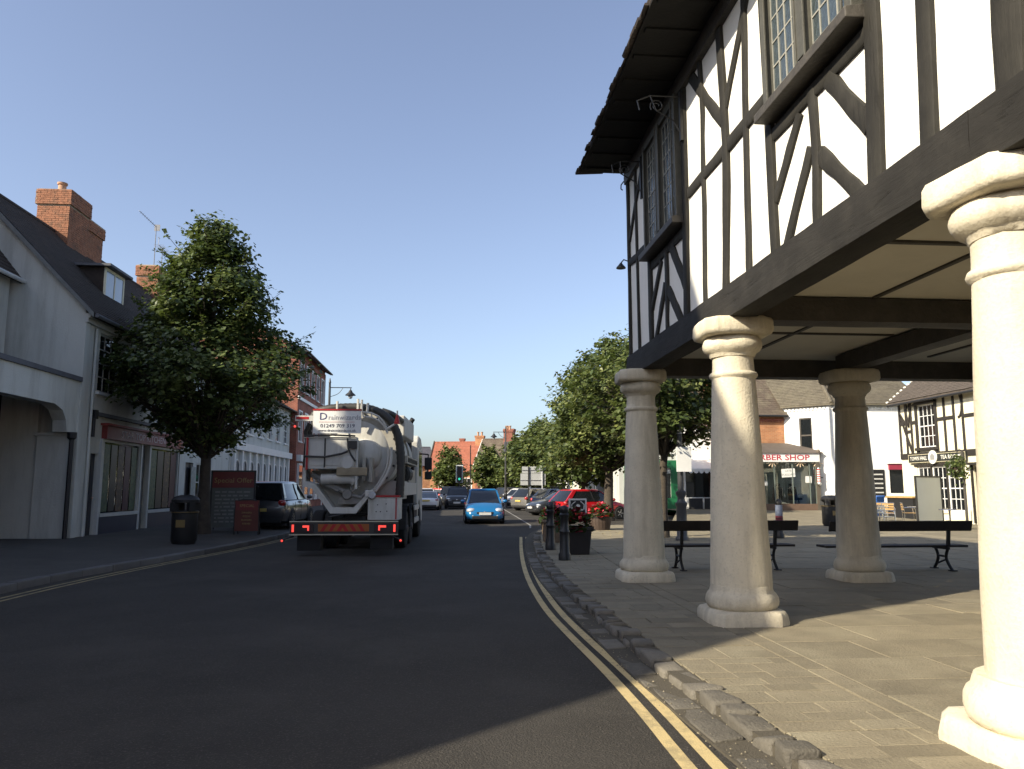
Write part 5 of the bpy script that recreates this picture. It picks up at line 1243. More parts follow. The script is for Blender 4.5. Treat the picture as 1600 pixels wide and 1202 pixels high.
# hopper chute below the tank door
m=MB(); 
def hop(y): return [(-1.02,y,2.05),(-1.02,y,1.62),(-.78,y,1.55),(-.35,y,.98),(.25,y,.98),(.62,y,1.46),(.62,y,1.56),(.20,y,1.12),(-.30,y,1.12),(-.72,y,1.66),(-.95,y,1.74),(-.95,y,2.05)]
m.loft([hop(.08),hop(.62)]); m.build('hopper_chute',tw_,tk,fix=True)
m=MB(); m.quad((-.95,.6,2.0),(-.72,.6,1.66),(-.30,.6,1.12),(.2,.6,1.12),(.62,.6,1.56),(.62,.6,2.0)); m.build('hopper_back',tdirty,tk)
m=MB(); m.tube([(-.85,.3,1.9),(-.4,.28,1.65),(.0,.26,1.45)],.07,8); m.tube([(-.7,.25,1.75),(-.2,.22,1.5)],.04,8); m.lathe([(.10,.12),(.12,.16),(.12,.3)],16,(.02,0,1.42),'y'); m.tube([(.0,.2,1.42),(.35,.2,1.35),(.5,.25,1.55)],.045,8); m.tube([(.1,.2,1.6),(.15,.15,1.5),(.3,.15,1.62)],.03,7); m.box(-.18,.4,.2,.5,1.2,1.36); m.tube([(.45,.15,1.45),(.65,.12,1.38)],.07,8); m.build('valve_pipes',M('valve_grey',(.22,.21,.19),.5,.3,5,.2,30),tk,smooth=40)
MB().lathe([(.07,.02),(.085,.04),(.085,.15)],14,(.62,0,1.40),'y').build('hose_coupling',alloy,tk); MB().box(.45,.66,.05,.2,1.36,1.52).build('coupling_block',tw_,tk,bevel=.02)
m=MB(); m.tube([(-.6,.2,1.78),(.1,.2,1.80),(.2,.2,1.72)],.13,10); m.build('cross_pipe',tw_,tk,smooth=50)
# curved ring brace running down to the right
m=MB(); A=[(1.02,.35,2.55),(1.02,.35,2.2),(.95,.35,1.95),(.80,.35,1.7),(.66,.35,1.5)]; m.tube(smoothline(A,2),.035,6); m.tube([(p[0]-.07,p[1],p[2]+.0) for p in smoothline(A,2)],.02,6); m.build('ring_brace',tw_,tk,smooth=50)
MB().box(.34,.42,.3,.5,1.75,2.3).box(.5,.58,.3,.5,1.72,2.3).build('ladder_rails',tdirty,tk)
# side cabinet lower right
sc=MB().box(.52,1.24,.12,1.0,.82,1.36).build('side_cabinet',tw_,tk,bevel=.012)
MB().box(.50,1.26,.10,1.02,1.361,1.40).build('cabinet_lid',red_refl,sc); MB().box(1.17,1.2,.11,.119,.84,1.34).build('cabinet_strip',red_refl,sc)
m=MB()
for x,z in ((.75,1.18),(.95,1.2),(.72,1.02),(.82,1.02),(.97,1.03)): m.lathe([(.014,.105),(.014,.12)],8,(x,0,z),'y')
m.build('cabinet_bolts',dk,sc)
# right flank
m=MB(); m.box(.55,1.24,1.0,2.2,1.30,1.75); m.build('deck_step',tdirty,tk); 
MB().box(1.0,1.26,1.4,5.2,1.38,1.72).build('side_rail',tw_,tk,bevel=.01); MB().box(1.02,1.25,2.0,5.6,2.22,2.42).build('hose_tray',tdirty,tk)
m=MB()
for k in range(9): m.box(1.253,1.262,2.3+k*.36,2.5+k*.36,2.26,2.38)
m.build('tray_slots',dk,tk)
MB().box(.75,1.2,3.3,5.4,1.72,2.1).build('pump_box',tdirty,tk,bevel=.02); MB().lathe([(.2,3.0),(.26,3.05),(.26,3.9),(.2,3.95)],16,(1.0,0,1.95),'y').build('pump_motor',dk,tk)
for y in (2.6,4.0):
    m=MB(); P=[(1.06,y+.64*math.cos(a),.5+.62*math.sin(a)) for a in [math.pi*k/10 for k in range(11)]]
    for i in range(10):
        a,b=P[i],P[i+1]; m.hexa([(.6,a[1],a[2]),(1.25,a[1],a[2]),(1.25,b[1],b[2]),(.6,b[1],b[2]),(.6,a[1],a[2]+.025),(1.25,a[1],a[2]+.025),(1.25,b[1],b[2]+.025),(.6,b[1],b[2]+.025)])
    m.build('mudguard',dk,tk)
for z in (.55,.92): MB().box(1.2,1.25,4.75,6.4,z,z+.14).build('side_guard',tw_,tk)
MB().box(-1.2,1.2,5.0,6.3,.5,1.1).build('fuel_box',dk,tk)
# tank top boxes
MB().box(.35,1.15,2.2,5.2,2.95,3.50).build('top_locker',tw_,tk,bevel=.03)
# cab
cb=MB(); prof=[(6.35,.55),(6.35,3.05),(6.6,3.25),(7.6,3.22),(8.15,2.95),(8.5,1.9),(8.55,.9),(8.45,.45),(7.8,.45),(7.75,.9),(7.5,1.15),(6.9,1.15),(6.65,.9),(6.6,.5)]
cb.prism([(p,q) for p,q in prof],lambda p,q,d:(d,p,q),-1.2,1.2); cab=cb.build('cab',tw_,tk,bevel=.05,fix=True)
for s in (-1,1): MB().box(s*1.201,s*1.208,6.8,7.9,1.95,2.75).build('side_window',dark_glass,cab)
m=MB(); m.tube([(1.2,7.95,2.72),(1.42,8.0,2.70)],.025,6); m.tube([(1.42,8.0,2.72),(1.42,8.0,2.0)],.02,6); mi=m.build('mirror_arm',dk,cab); MB().box(1.30,1.55,7.95,8.08,2.18,2.60).build('mirror',black_plastic,mi,bevel=.03); MB().box(1.31,1.54,7.95,8.08,1.85,2.12).build('mirror',black_plastic,mi,bevel=.03)
m=MB(); m.tube([(-1.2,7.95,2.72),(-1.42,8.0,2.70)],.025,6); mi=m.build('mirror_arm',dk,cab); MB().box(-1.55,-1.30,7.95,8.08,1.95,2.6).build('mirror',black_plastic,mi,bevel=.03)
m=MB(); Hs=smoothline([(.95,6.05,2.3),(.95,6.05,3.4),(.97,6.03,3.62),(1.05,5.98,3.74)],2); m.tube(Hs,.075,10); m.tube([(.6,6.0,2.6),(.95,6.05,2.7)],.08,8); m.build('exhaust_stack',dk,tk,smooth=50)
MB().box(-1.1,1.1,5.95,6.3,1.1,2.5).build('cab_rear_plant',dk,tk)
MB().lathe([(.06,3.22),(.06,3.34),(0,3.36)],10,(.7,6.9,0)).build('beacon',M('beacon_amber',(.5,.2,.02),.3,.05,3,0),cab)
# ---------------------------------------------------------------- cars, local frame: y forward
def paint(name, c, metal=.25): return M('paint_'+name, c, .28, .04, 2, 0, metal=metal, coat=.8)
head_m = M('headlamp',(.62,.64,.66),.12,.05,3,0,metal=.4,coat=1); tail_m = M('tail_lamp',(.35,.015,.012),.2,.1,3,0,coat=1)
plate_w = M('plate_pale',(.55,.55,.53),.5,.08,3,0); plate_y = M('plate_yellow',(.55,.42,.12),.5,.08,3,0)
STY = {
 # rear base, rear top, front top, cowl (fractions of length, rear=-.5); belt, hood front, tail heights (fraction of height)
 'mini': dict(rb=-.49,rt=-.40,ft=.06,fb=.31,belt=.60,hood=.46,tail=.60),
 'hatch':dict(rb=-.49,rt=-.36,ft=.04,fb=.26,belt=.62,hood=.50,tail=.62),
 'suv':  dict(rb=-.49,rt=-.44,ft=.05,fb=.22,belt=.62,hood=.56,tail=.62),
 'coupe':dict(rb=-.44,rt=-.12,ft=.06,fb=.26,belt=.64,hood=.52,tail=.62),
}
def car(label, loc, rz, pm, L=4.0, W=1.7, H=1.5, style='hatch', group='cars on the street', wheels=None, name='car', lights_on=False):
    t = thing(name, label, 'car', loc, rz, group); S = STY[style]; wd = W/2; wheels = wheels or CARW
    zb = .19
    st = [(-.5,.80,.30,S['tail']*.80),(-.492,.90,.24,S['tail']*.93),(-.46,.965,.2,S['tail']),(-.36,.99,zb,S['belt']*1.0),(-.1,1,zb,S['belt']),(S['fb']-.06,1,zb,S['belt']*.985),(S['fb']+.03,.99,zb,S['belt']*.955),(S['fb']+(.5-S['fb'])*.6,.965,zb,S['hood']*1.03),(.455,.90,.19,S['hood']*.93),(.487,.82,.2,S['hood']*.80),(.5,.70,.24,S['hood']*.66)]
    rings = []
    for (f,wf,z0,zt) in st:
        y=f*L; w_=wd*wf; zt=zt*H; h=zt-z0
        half=[(0,z0),(w_*.80,z0),(w_*.95,z0+h*.10),(w_*1.0,z0+h*.38),(w_*.995,z0+h*.62),(w_*.955,z0+h*.85),(w_*.86,zt-.01),(w_*.55,zt+.012*H),(0,zt+.018*H)]
        ring=[(x,y,z) for x,z in half]+[(-x,y,z) for x,z in half[::-1][1:-1]]
        rings.append(ring)
    m=MB().loft(rings[::-1]); body=m.build('body',pm,t,smooth=42,fix=True)
    # greenhouse
    def outline(y0,y1,w0,w1,z,n=5):
        P=[]; r=.10
        cs=[(w1,y1),( -w1,y1),(-w0,y0),(w0,y0)]
        for i,(cx,cy) in enumerate(cs):
            pv=Vector(cs[i-1]); nx=Vector(cs[(i+1)%4]); c_=Vector((cx,cy)); a=c_+(pv-c_).normalized()*r; b=c_+(nx-c_).normalized()*r
            for k in range(3): u=k/2; q=a*(1-u)**2+c_*2*u*(1-u)+b*u*u; P.append((q.x,q.y,z))
        return P
    zb_=S['belt']*H-.02; zr=H*.955; wb=wd*.93; wr=wd*.72
    def lv(f): return outline(L*(S['rb']+(S['rt']-S['rb'])*f),L*(S['fb']+(S['ft']-S['fb'])*f),wb+(wr-wb)*f-.02*math.sin(f*3.1),wb*.95+(wr-wb*.95)*f,zb_+(zr-zb_)*f)
    gl=MB().loft([lv(0),lv(.35),lv(.7),lv(1)],cap0=False).build('windows',dark_glass,t,smooth=40,fix=True)
    top=[(x*1.015,y,z-.03) for x,y,z in lv(1)]; t2=[(x*1.0,y,z+.012) for x,y,z in lv(1)]; t3=[(x*.86,y*.9+L*.02*(S['rt']+S['ft']),H) for x,y,z in lv(1)]
    MB().loft([top,t2,t3]).build('roof',pm,t,smooth=45,fix=True)
    for s in (-1,1):
        for (yb_,yt_,ww,wwb,fr) in ((S['fb'],S['ft'],.07,.07,1),(-.06,-.10,.06,.06,0),(S['rb']+.035,S['rt']+.03,.20 if style!='suv' else .16,.26,2)):
            fb_=.975 if fr!=1 else .94
            MB().hexa([(s*(wb*fb_+.012),yb_*L-wwb/2,zb_),(s*(wb*fb_-.06),yb_*L-wwb/2,zb_),(s*(wb*fb_-.06),yb_*L+wwb/2,zb_),(s*(wb*fb_+.012),yb_*L+wwb/2,zb_),
                       (s*(wr+.012),yt_*L-ww/2,zr),(s*(wr-.06),yt_*L-ww/2,zr),(s*(wr-.06),yt_*L+ww/2,zr),(s*(wr+.012),yt_*L+ww/2,zr)]).build('pillar',pm if fr!=0 else black_plastic,t,fix=True)
        mm=MB(); mm.ellipsoid((s*(wd+.09),S['fb']*L-.22,S['belt']*H+.06),(.11,.08,.075),10,6); mm.build('mirror',pm,t,smooth=60)
        for yw in (-.30,.315):
            y=yw*L; r=wheels[0].vertices[0].co.y*0+ (.31 if wheels is CARW else .34)
            MB().lathe([(0,0),(r+.055,0),(r+.05,.012),(0,.012)],24,(s*(wd*.985) if s>0 else -wd*.985-.012,y,r),'x').build('wheel_arch',black_plastic,t)
            put_wheel(t,wheels,s*(wd*.985-.09+.03),y,r,s)
        h=MB(); hz=S['hood']*H*.80; h.ellipsoid((s*wd*(.70 if style=='mini' else .66),L*(.43 if style=='mini' else .445),hz*(1.04 if style=='mini' else 1)),(wd*(.25 if style=='mini' else .23),L*(.065 if style=='mini' else .045),.12 if style=='mini' else .085),12,7)
        h.build('headlight',head_m,t,smooth=60)
        h=MB(); tz=S['tail']*H*.88; h.ellipsoid((s*wd*.80,-L*.475,tz),(wd*.16,L*.03,.13 if style!='coupe' else .06),12,7); h.build('taillight',tail_m,t,smooth=60)
        MB().ellipsoid((s*wd*.62,L*.492,.36),(.07,.04,.05),10,6).build('fog_lamp',head_m,t,smooth=60)
        MB().box(s*wd*.99,s*(wd*.99+.008),-.02*L,.03*L,S['belt']*H*.86,S['belt']*H*.89).build('door_handle',pm,t)
        mm=MB()
        for yy in (-.22,-.02,.20): mm.box(s*wd*.985,s*(wd*1.001),yy*L-.004,yy*L+.004,.3,S['belt']*H*.9)
        mm.build('door_gap',black_plastic,t)
    g=MB(); gz=S['hood']*H*.70; g.box(-wd*.42,wd*.42,L*.485,L*.505,gz-.05,gz+.04); g.build('grille',black_plastic,t,bevel=.015)
    g=MB(); g.box(-wd*.66,wd*.66,L*.47,L*.506,.22,.36); g.build('lower_intake',black_plastic,t,bevel=.02)
    MB().ellipsoid((0,L*.507,gz+.02),(.055,.012,.05),10,6).build('badge',chrome,t)
    MB().box(-.26,.26,L*.503,L*.515,.40,.51).build('number_plate',plate_w,t); MB().box(-.26,.26,-L*.512,-L*.49,.62,.73).build('number_plate',plate_y,t)
    MB().box(-wd*.8,wd*.8,-L*.503,-L*.47,.22,.38).build('rear_bumper',black_plastic,t,bevel=.03)
    MB().box(-wd*.9,wd*.9,-L*.44,L*.43,.12,.2).build('underbody',black_plastic,t)
    MB().beam((-.45,S['fb']*L+.015,zb_+.05),(.3,S['fb']*L-.04,zb_+.07),.015,.015).build('wiper',black_plastic,t)
    return t
ZR=-.085
GP='cars parked in the market bays'; GD='cars driving along the street'
blue=paint('blue',(.010,.14,.34),.15); white=paint('white',(.62,.63,.65),0); red=paint('red',(.50,.008,.012),.1); silver=paint('silver',(.36,.35,.33),.7); dgrey=paint('dark_grey',(.045,.047,.052),.5); black=paint('black',(.012,.013,.016),.2); navy_p=paint('navy',(.02,.03,.07),.4); maroon_p=paint('maroon',(.16,.015,.02),.3); grey=paint('grey',(.065,.066,.07),.5)
car('bright blue small hatchback driving towards the town hall',(1.62,35.8,ZR),R(180),blue,3.9,1.72,1.53,'mini',GD)
car('black car coming round the bend behind the blue hatchback',(.75,60.5,ZR),R(178),black,4.4,1.85,1.65,'suv',GD)
car('dark grey tall car following the black one',(.1,72,ZR),R(180),dgrey,4.5,1.85,1.68,'suv',GD)
car('white low coupe ahead of the tank lorry',(-1.45,57,ZR),R(-2),white,4.3,1.8,1.32,'coupe',GD)
car('red hatchback far down the road beyond the white coupe',(-1.6,86,ZR),R(60),red,4.0,1.7,1.5,'hatch',GD)
car('white hatchback far down the road beside the far red one',(-2.2,80,ZR),R(4),white,4.0,1.7,1.5,'hatch',GD)
car('glossy red hatchback parked behind the flower planters',(7.1,38.6,ZR),R(-66),red,3.95,1.72,1.50,'hatch',GP)
car('dark metallic saloon parked nose out beside the red hatchback',(6.75,45.0,ZR),R(112),dgrey,4.4,1.8,1.48,'hatch',GP,CARW2)
car('navy car parked past the dark metallic saloon',(7.4,49.5,ZR),R(-62),navy_p,4.1,1.75,1.5,'hatch',GP)
car('silver hatchback parked tail out between the bays',(6.4,54.5,ZR),R(-52),silver,4.0,1.75,1.55,'hatch',GP)
car('maroon car parked just past the silver hatchback',(7.2,59.0,ZR),R(-55),maroon_p,4.0,1.75,1.5,'hatch',GP)
car('white estate parked nose out past the maroon car',(5.9,64.0,ZR),R(150),white,4.3,1.8,1.5,'hatch',GP)
car('grey tall car parked in the farthest bay',(6.2,70,ZR),R(-50),grey,4.3,1.8,1.62,'suv',GP)
car('pale silver car parked in the last but one bay',(7.6,67,ZR),R(-50),silver,4.2,1.8,1.5,'hatch',GP)
car('dark grey tall car parked at the left kerb beside the advertising boards',(-6.35,29.6,.06),R(-3),grey,4.5,1.86,1.66,'suv','cars at the left kerb',CARW2)
# ---------------------------------------------------------------- trees
LEAF = [leafmat('leaf_dark',(.040,.062,.018),(.07,.11,.02)), leafmat('leaf_mid',(.070,.098,.028),(.11,.15,.03)), leafmat('leaf_light',(.12,.145,.045),(.17,.21,.06))]
LEAF2 = [leafmat('leaf2_dark',(.055,.078,.022),(.09,.13,.025)), leafmat('leaf2_mid',(.095,.122,.034),(.14,.18,.04)), leafmat('leaf2_light',(.165,.185,.058),(.22,.25,.08))]
def tree(label, loc, clear, top, rx, ry, n_clump, per, leaf, seed, trunk_r=.17, cz=None, lean=(0,0), group='street trees', shape=1.0, clump_r=.5, twigs=6, cone=False, mats=None):
    """crown of leaf clumps on branch ends inside an uneven egg from 'clear' to 'top' metres"""
    rnd = random.Random(seed); t = thing('tree', label, 'tree', loc, 0, group)
    H = top-clear; cz = cz or clear+H*.45
    limbs = MB(); trunk = MB()
    tp = [(0,0,-.1)]; 
    for k in range(1,9):
        f=k/8; tp.append((lean[0]*f+rnd.uniform(-.05,.05), lean[1]*f+rnd.uniform(-.05,.05), f*(clear+H*.78)))
    tr_ = [trunk_r*1.35]+[trunk_r*(1-.82*(k/8)**1.1) for k in range(1,9)]
    trunk.tube(tp,tr_,10); rough(trunk,.02,3,seed)
    def axis(z):
        f=max(0,min(1,z/(clear+H*.78)))*8; i=min(7,int(f)); return Vector(tp[i]).lerp(Vector(tp[i+1]),f-i)
    def env(z, a):
        """radius factor of the crown at height z, bearing a: uneven"""
        f=(z-clear)/H
        if f<0 or f>1: return 0
        base = (math.sin(math.pi*min(1,f**.62)))**.75 if f>.0 else 0
        if cone: base = min(1,f/.30)**.55*(1-max(0,(f-.30)/.70)**1.35*.93)
        nz = noise.noise(Vector((math.cos(a)*1.3, math.sin(a)*1.3, z*.55+seed*3.1)))
        return max(.12, base*(.86+.42*nz)*shape)
    L_ = MB(); ends=[]
    for i in range(n_clump):
        # clump centre, biased outwards
        for _ in range(30):
            z=clear+H*rnd.random()**.85; a=rnd.uniform(0,2*math.pi); e=env(z,a)
            if rnd.random() < e: break
        r = e*(rnd.random()**.42)
        c = axis(z)*1.0; c = Vector((c.x+rx*r*math.cos(a), c.y+ry*r*math.sin(a), z))
        ends.append((c,r)); cr = clump_r*rnd.uniform(.6,1.25)
        droop = .35
        tone = rnd.random()
        nl = int(per*rnd.uniform(.6,1.3))
        out = Vector((math.cos(a),math.sin(a),.35)).normalized()
        for k in range(nl):
            # leaves hang along short twigs in flattened sprays
            d = Vector((rnd.gauss(0,1),rnd.gauss(0,1),rnd.gauss(0,.55)))
            d = d.normalized()*cr*rnd.random()**.5
            p = c+d+Vector((0,0,-droop*(d.x*d.x+d.y*d.y)))
            s = leaf*rnd.choice((.55,.8,1,1.2,1.4))*rnd.uniform(.85,1.15)
            nrm = (Vector((rnd.gauss(0,.55),rnd.gauss(0,.55),1))+out*.5).normalized()
            u = nrm.orthogonal().normalized(); u.rotate(Matrix.Rotation(rnd.uniform(0,6.28),3,nrm)); v = nrm.cross(u)
            tip = p+u*s-nrm*s*.25; side = v*s*.42
            b = len(L_.v); mid = p+u*s*.45
            L_.v += [tuple(p),tuple(mid+side-nrm*s*.08),tuple(tip),tuple(mid-side-nrm*s*.08)]
            L_.f.append((b,b+1,b+2,b+3)); x=tone*.6+rnd.random()*.4; L_.mi.append(0 if x<.38 else (1 if x<.74 else 2))
    # thin sprigs standing out of the crown
    for i in range(twigs*8):
        a=rnd.uniform(0,6.28); f=.35+.65*rnd.random()**.6; z=clear+H*f; e=env(min(z,clear+H*.97),a); c=axis(z); p0=Vector((c.x+rx*e*.9*math.cos(a),c.y+ry*e*.9*math.sin(a),min(z,clear+H*.95))); dr=(Vector((math.cos(a)*.8,math.sin(a)*.8,.25+1.1*f*rnd.random())).normalized())
        ln=rnd.uniform(.35,.95); limbs.tube([p0-dr*.5,p0+dr*ln*.5,p0+dr*ln],[.012,.008,.004],4)
        for k in range(int(ln*22)):
            p=p0+dr*ln*rnd.random()+Vector((rnd.gauss(0,.05),rnd.gauss(0,.05),rnd.gauss(0,.04))); s=leaf*rnd.uniform(.6,1.1); nrm=Vector((rnd.gauss(0,.6),rnd.gauss(0,.6),1)).normalized(); u=nrm.orthogonal().normalized(); u.rotate(Matrix.Rotation(rnd.uniform(0,6.28),3,nrm)); v=nrm.cross(u); b=len(L_.v); mid=p+u*s*.45; side=v*s*.42
            L_.v += [tuple(p),tuple(mid+side),tuple(p+u*s-nrm*s*.25),tuple(mid-side)]; L_.f.append((b,b+1,b+2,b+3)); L_.mi.append(rnd.choice((1,1,2)))
    # limbs towards a share of the clumps
    for i,(c,r) in enumerate(sorted(ends,key=lambda q:-q[1])[:max(14,n_clump//5)]):
        z0=max(clear*.85, c.z-(.35+.5*r)*max(rx,ry)*.8-.3); z0=min(z0,clear+H*.7); a=axis(z0); mid=a.lerp(c,.5)+Vector((0,0,.15))
        f=1-z0/(clear+H); rr=max(.018,trunk_r*.34*f); limbs.tube([a,a.lerp(mid,.5)+Vector((rnd.uniform(-.08,.08),rnd.uniform(-.08,.08),.03)),mid,c],[rr,rr*.75,rr*.5,.008],5)
    tk_ = trunk.build('trunk',bark,t,smooth=60); limbs.build('limbs',bark,t,smooth=60)
    L_.build('crown',mats or LEAF2,t)
    return t
tree('leafy lime tree on the left pavement in front of the white shop house',(-7.4,24.4,.10),2.6,9.75,3.55,3.3,430,105,.135,3,.19,lean=(-.1,.1),clump_r=.52,cone=True,mats=LEAF,twigs=9)
tree('large bushy tree standing beside the red hatchback',(7.7,37.0,-.1),2.7,8.9,3.6,3.6,430,80,.17,5,.24,lean=(.2,0),clump_r=.6)
tree('broad tree by the lamp post behind the town hall columns',(6.55,23.3,0),2.9,6.9,3.0,2.7,300,64,.15,8,.16,lean=(.3,.2),clump_r=.5)
tree('green tree beside the parked silver hatchback',(8.3,47.5,-.1),1.9,7.6,3.3,3.3,260,48,.24,11,.18,clump_r=.65)
tree('rounded tree over the parked maroon car',(7.2,60.5,-.1),1.8,6.9,2.6,2.8,210,44,.26,12,.16,clump_r=.65)
tree('rounded tree over the farthest parked car',(7.0,73,-.1),1.6,6.6,2.4,2.6,180,40,.30,13,.16,clump_r=.7)
tree('round clipped tree in front of the red gable house',(.2,86,-.1),1.2,5.9,1.9,1.9,170,44,.28,14,.13,clump_r=.6,shape=1.1)
tree('round dark tree in front of the brown roof house',(4.3,80,-.1),1.6,5.7,2.0,2.0,150,44,.28,15,.13,clump_r=.6,shape=1.1)
tree('far tree at the bend beside the left pavement',(-6.5,88,-.1),1.4,6.2,2.2,2.2,120,36,.34,16,.14,clump_r=.7)
# ---------------------------------------------------------------- street furniture
def bench(label, x, y, W):
    t = thing('bench',label,'bench',(x,y,0),0,None)
    # seen from behind: backrest on the near side (-y), seat beyond
    MB().hexa([(-W/2,-.02,.72),(W/2,-.02,.72),(W/2,.03,.71),(-W/2,.03,.71),(-W/2,-.07,.90),(W/2,-.07,.90),(W/2,-.02,.90),(-W/2,-.02,.90)]).build('backrest_board',wood_dark,t,bevel=.008)
    for k in range(3): MB().box(-W/2-.02,W/2-.02,.08+k*.14,.20+k*.14,.415,.455).build('seat_slat',wood_dark,t,bevel=.006)
    for s in (-1,1):
        q = s*(W/2-.42); m=MB()
        m.beam((q,-.0,.90),(q,.06,.45),.05,.05); m.beam((q,.05,.40),(q,.50,.40),.05,.05)
        m.tube(smoothline([(q,.06,.42),(q,.16,.25),(q,.10,.12),(q,-.02,.0)],2),.028,6); m.tube(smoothline([(q,.46,.42),(q,.36,.25),(q,.42,.12),(q,.52,0)],2),.028,6)
        m.tube([(q,.14,.25),(q,.38,.25)],.022,6); m.tube([(q,.13,.2),(q,.42,.1)],.016,6); m.box(q-.05,q+.05,-.08,.04,0,.02); m.box(q-.05,q+.05,.46,.58,0,.02)
        m.build('leg',black_iron,t,smooth=40)
    return t
bench('dark bench behind the two columns beside the lamp post',5.15,13.95,2.6); bench('dark bench facing the tea rooms behind the inner column',8.2,13.55,2.7)
def bollard(x,y,label,h=1.12,notice=False,z=0):
    t = thing('bollard',label,'bollard',(x,y,z),0,'black cast iron bollards'); m=MB()
    m.lathe([(.13,0),(.13,.12),(.105,.16),(.10,.5),(.095,.55),(.11,.57),(.11,.60),(.09,.62),(.085,.88),(.10,.90),(.105,.94),(.075,.97),(.10,1.03),(.09,1.09),(.04,h),(0,h+.01)],14); m.build('post',black_iron,t,smooth=50)
    if notice:
        m=MB(); m.lathe([(.108,.60),(.108,.98)],14); m.build('wrapped_notice',M('notice_blue',(.10,.12,.18),.6,.5,9,0),t)
        MB().lathe([(.110,.52),(.110,.66)],14).build('red_band',M('notice_red',(.16,.02,.04),.6,.2,6,0),t)
    return t
bollard(2.44,16.2,'black bollard standing closest to the road beside the flower tub'); bollard(2.5,18.9,'black bollard between the two flower tubs'); bollard(2.72,20.6,'slim black bollard behind the flower tubs'); bollard(3.0,22.2,'black bollard farthest along the kerb beside the pink flowers')
bollard(9.9,22.6,'black bollard wrapped with a blue and red notice behind the bench',1.15,True)
fl_red=[M('petal_red',(.50,.02,.03),.6,.3,9,0), M('petal_pink',(.55,.06,.10),.6,.3,9,0), M('petal_dark',(.16,.008,.02),.6,.3,9,0)]
def planter(x,y,label,r,h,kind,pm,z=0,tall=.35,n=500,seed=1,tint=0):
    t = thing('planter',label,'planter',(x,y,z)); m=MB(); rnd=random.Random(seed)
    if kind=='barrel':
        n_=20
        for k in range(n_):
            a0=2*math.pi*k/n_; a1=2*math.pi*(k+.93)/n_
            for (ra,za,rb,zb) in ((r*.86,0,r*.97,h*.5),(r*.97,h*.5,r,h)):
                m.hexa([((ra-.03)*math.cos(a0),(ra-.03)*math.sin(a0),za),(ra*math.cos(a0),ra*math.sin(a0),za),(ra*math.cos(a1),ra*math.sin(a1),za),((ra-.03)*math.cos(a1),(ra-.03)*math.sin(a1),za),
                        ((rb-.03)*math.cos(a0),(rb-.03)*math.sin(a0),zb),(rb*math.cos(a0),rb*math.sin(a0),zb),(rb*math.cos(a1),rb*math.sin(a1),zb),((rb-.03)*math.cos(a1),(rb-.03)*math.sin(a1),zb)])
        m.build('staves',pm,t); MB().lathe([(r*.985,h*.72),(r*1.015,h*.73),(r*1.02,h*.80),(r*.99,h*.81)],24).build('hoop',black_iron,t)
    else:
        m.hexa([(-r*.82,-r*.82,0),(r*.82,-r*.82,0),(r*.82,r*.82,0),(-r*.82,r*.82,0),(-r,-r,h),(r,-r,h),(r,r,h),(-r,r,h)]); m.build('tub',pm,t,bevel=.02)
        MB().box(-r-.02,r+.02,-r-.02,r+.02,h-.08,h+.0).build('rim',pm,t,bevel=.015)
    MB().lathe([(0,h-.06),(r*.9,h-.06)],16).build('soil',M('soil',(.03,.02,.015),.95,.3,8,.5,30),t)
    f=MB(); lf=MB()
    for k in range(n):
        a=rnd.uniform(0,6.28); q=r*1.2*rnd.random()**.5; zz=h+tall*(1-(q/(r*1.25))**2)*rnd.uniform(.3,1.05)-(.12 if q>r else 0); p=Vector((q*math.cos(a),q*math.sin(a),zz))
        mb = f if rnd.random()<.45 else lf; s=.05*rnd.uniform(.6,1.3)*(1 if mb is f else 1.3); nr=Vector((rnd.gauss(0,.6),rnd.gauss(0,.6),1)).normalized(); u=nr.orthogonal(); v=nr.cross(u)
        mb.quad(p-u*s,p-v*s+nr*s*.3,p+u*s,p+v*s+nr*s*.3)
        if mb is f: mb.mi[-1]=rnd.choice([tint,tint,(tint+1)%3])
    f.build('flowers',fl_red,t); lf.build('leaves',LEAF,t)
    return t
brownt=M('tub_brown',(.055,.035,.026),.75,.25,6,.2,30); blackt=M('tub_black',(.018,.015,.015),.6,.2,5,.1,30)
planter(2.92,17.7,'tall black square flower tub with dark red flowers beside the bollards',.33,.62,'square',blackt,tall=.42,n=420,seed=1,tint=2)
planter(2.98,21.6,'brown flower tub with pink flowers by the kerb',.36,.62,'square',M('tub_tan',(.17,.12,.08),.75,.2,5,.2,30),tall=.45,n=380,seed=2,tint=1)
planter(5.45,27.6,'round wooden barrel planter with red geraniums near the red hatchback',.40,.58,'barrel',brownt,tall=.38,n=420,seed=3,tint=0)
# notice panel on the kerb tub
t = thing('notice_sign','small black and white framed sign standing behind the dark red flowers','sign',(3.05,18.35,0),world=True)
MB().box(2.87,3.30,18.33,18.36,.72,1.24).build('panel',M('notice_white',(.7,.7,.66),.6,.05,3,0),t)
m=MB(); m.box(2.91,3.26,18.32,18.329,.76,1.20); m.build('panel_ground',black_plastic,t); MB().lathe([(.05,0),(.05,-.004)],14,(3.09,18.318,1.06),'y').build('emblem',MATS['notice_white'],t)
m=MB(); 
for z in (.80,.88,.96): m.box(2.96,3.21,18.312,18.319,z,z+.03)
for s in (-1,1): m.tube([(3.09+s*.14,18.315,.98),(3.09+s*.15,18.315,1.1),(3.09+s*.06,18.315,1.17)],.012,5)
m.build('print',MATS['notice_white'],t); MB().tube([(2.90,18.35,.0),(2.90,18.35,.8)],.015,6).tube([(3.27,18.35,0),(3.27,18.35,.8)],.015,6).build('legs',black_iron,t)
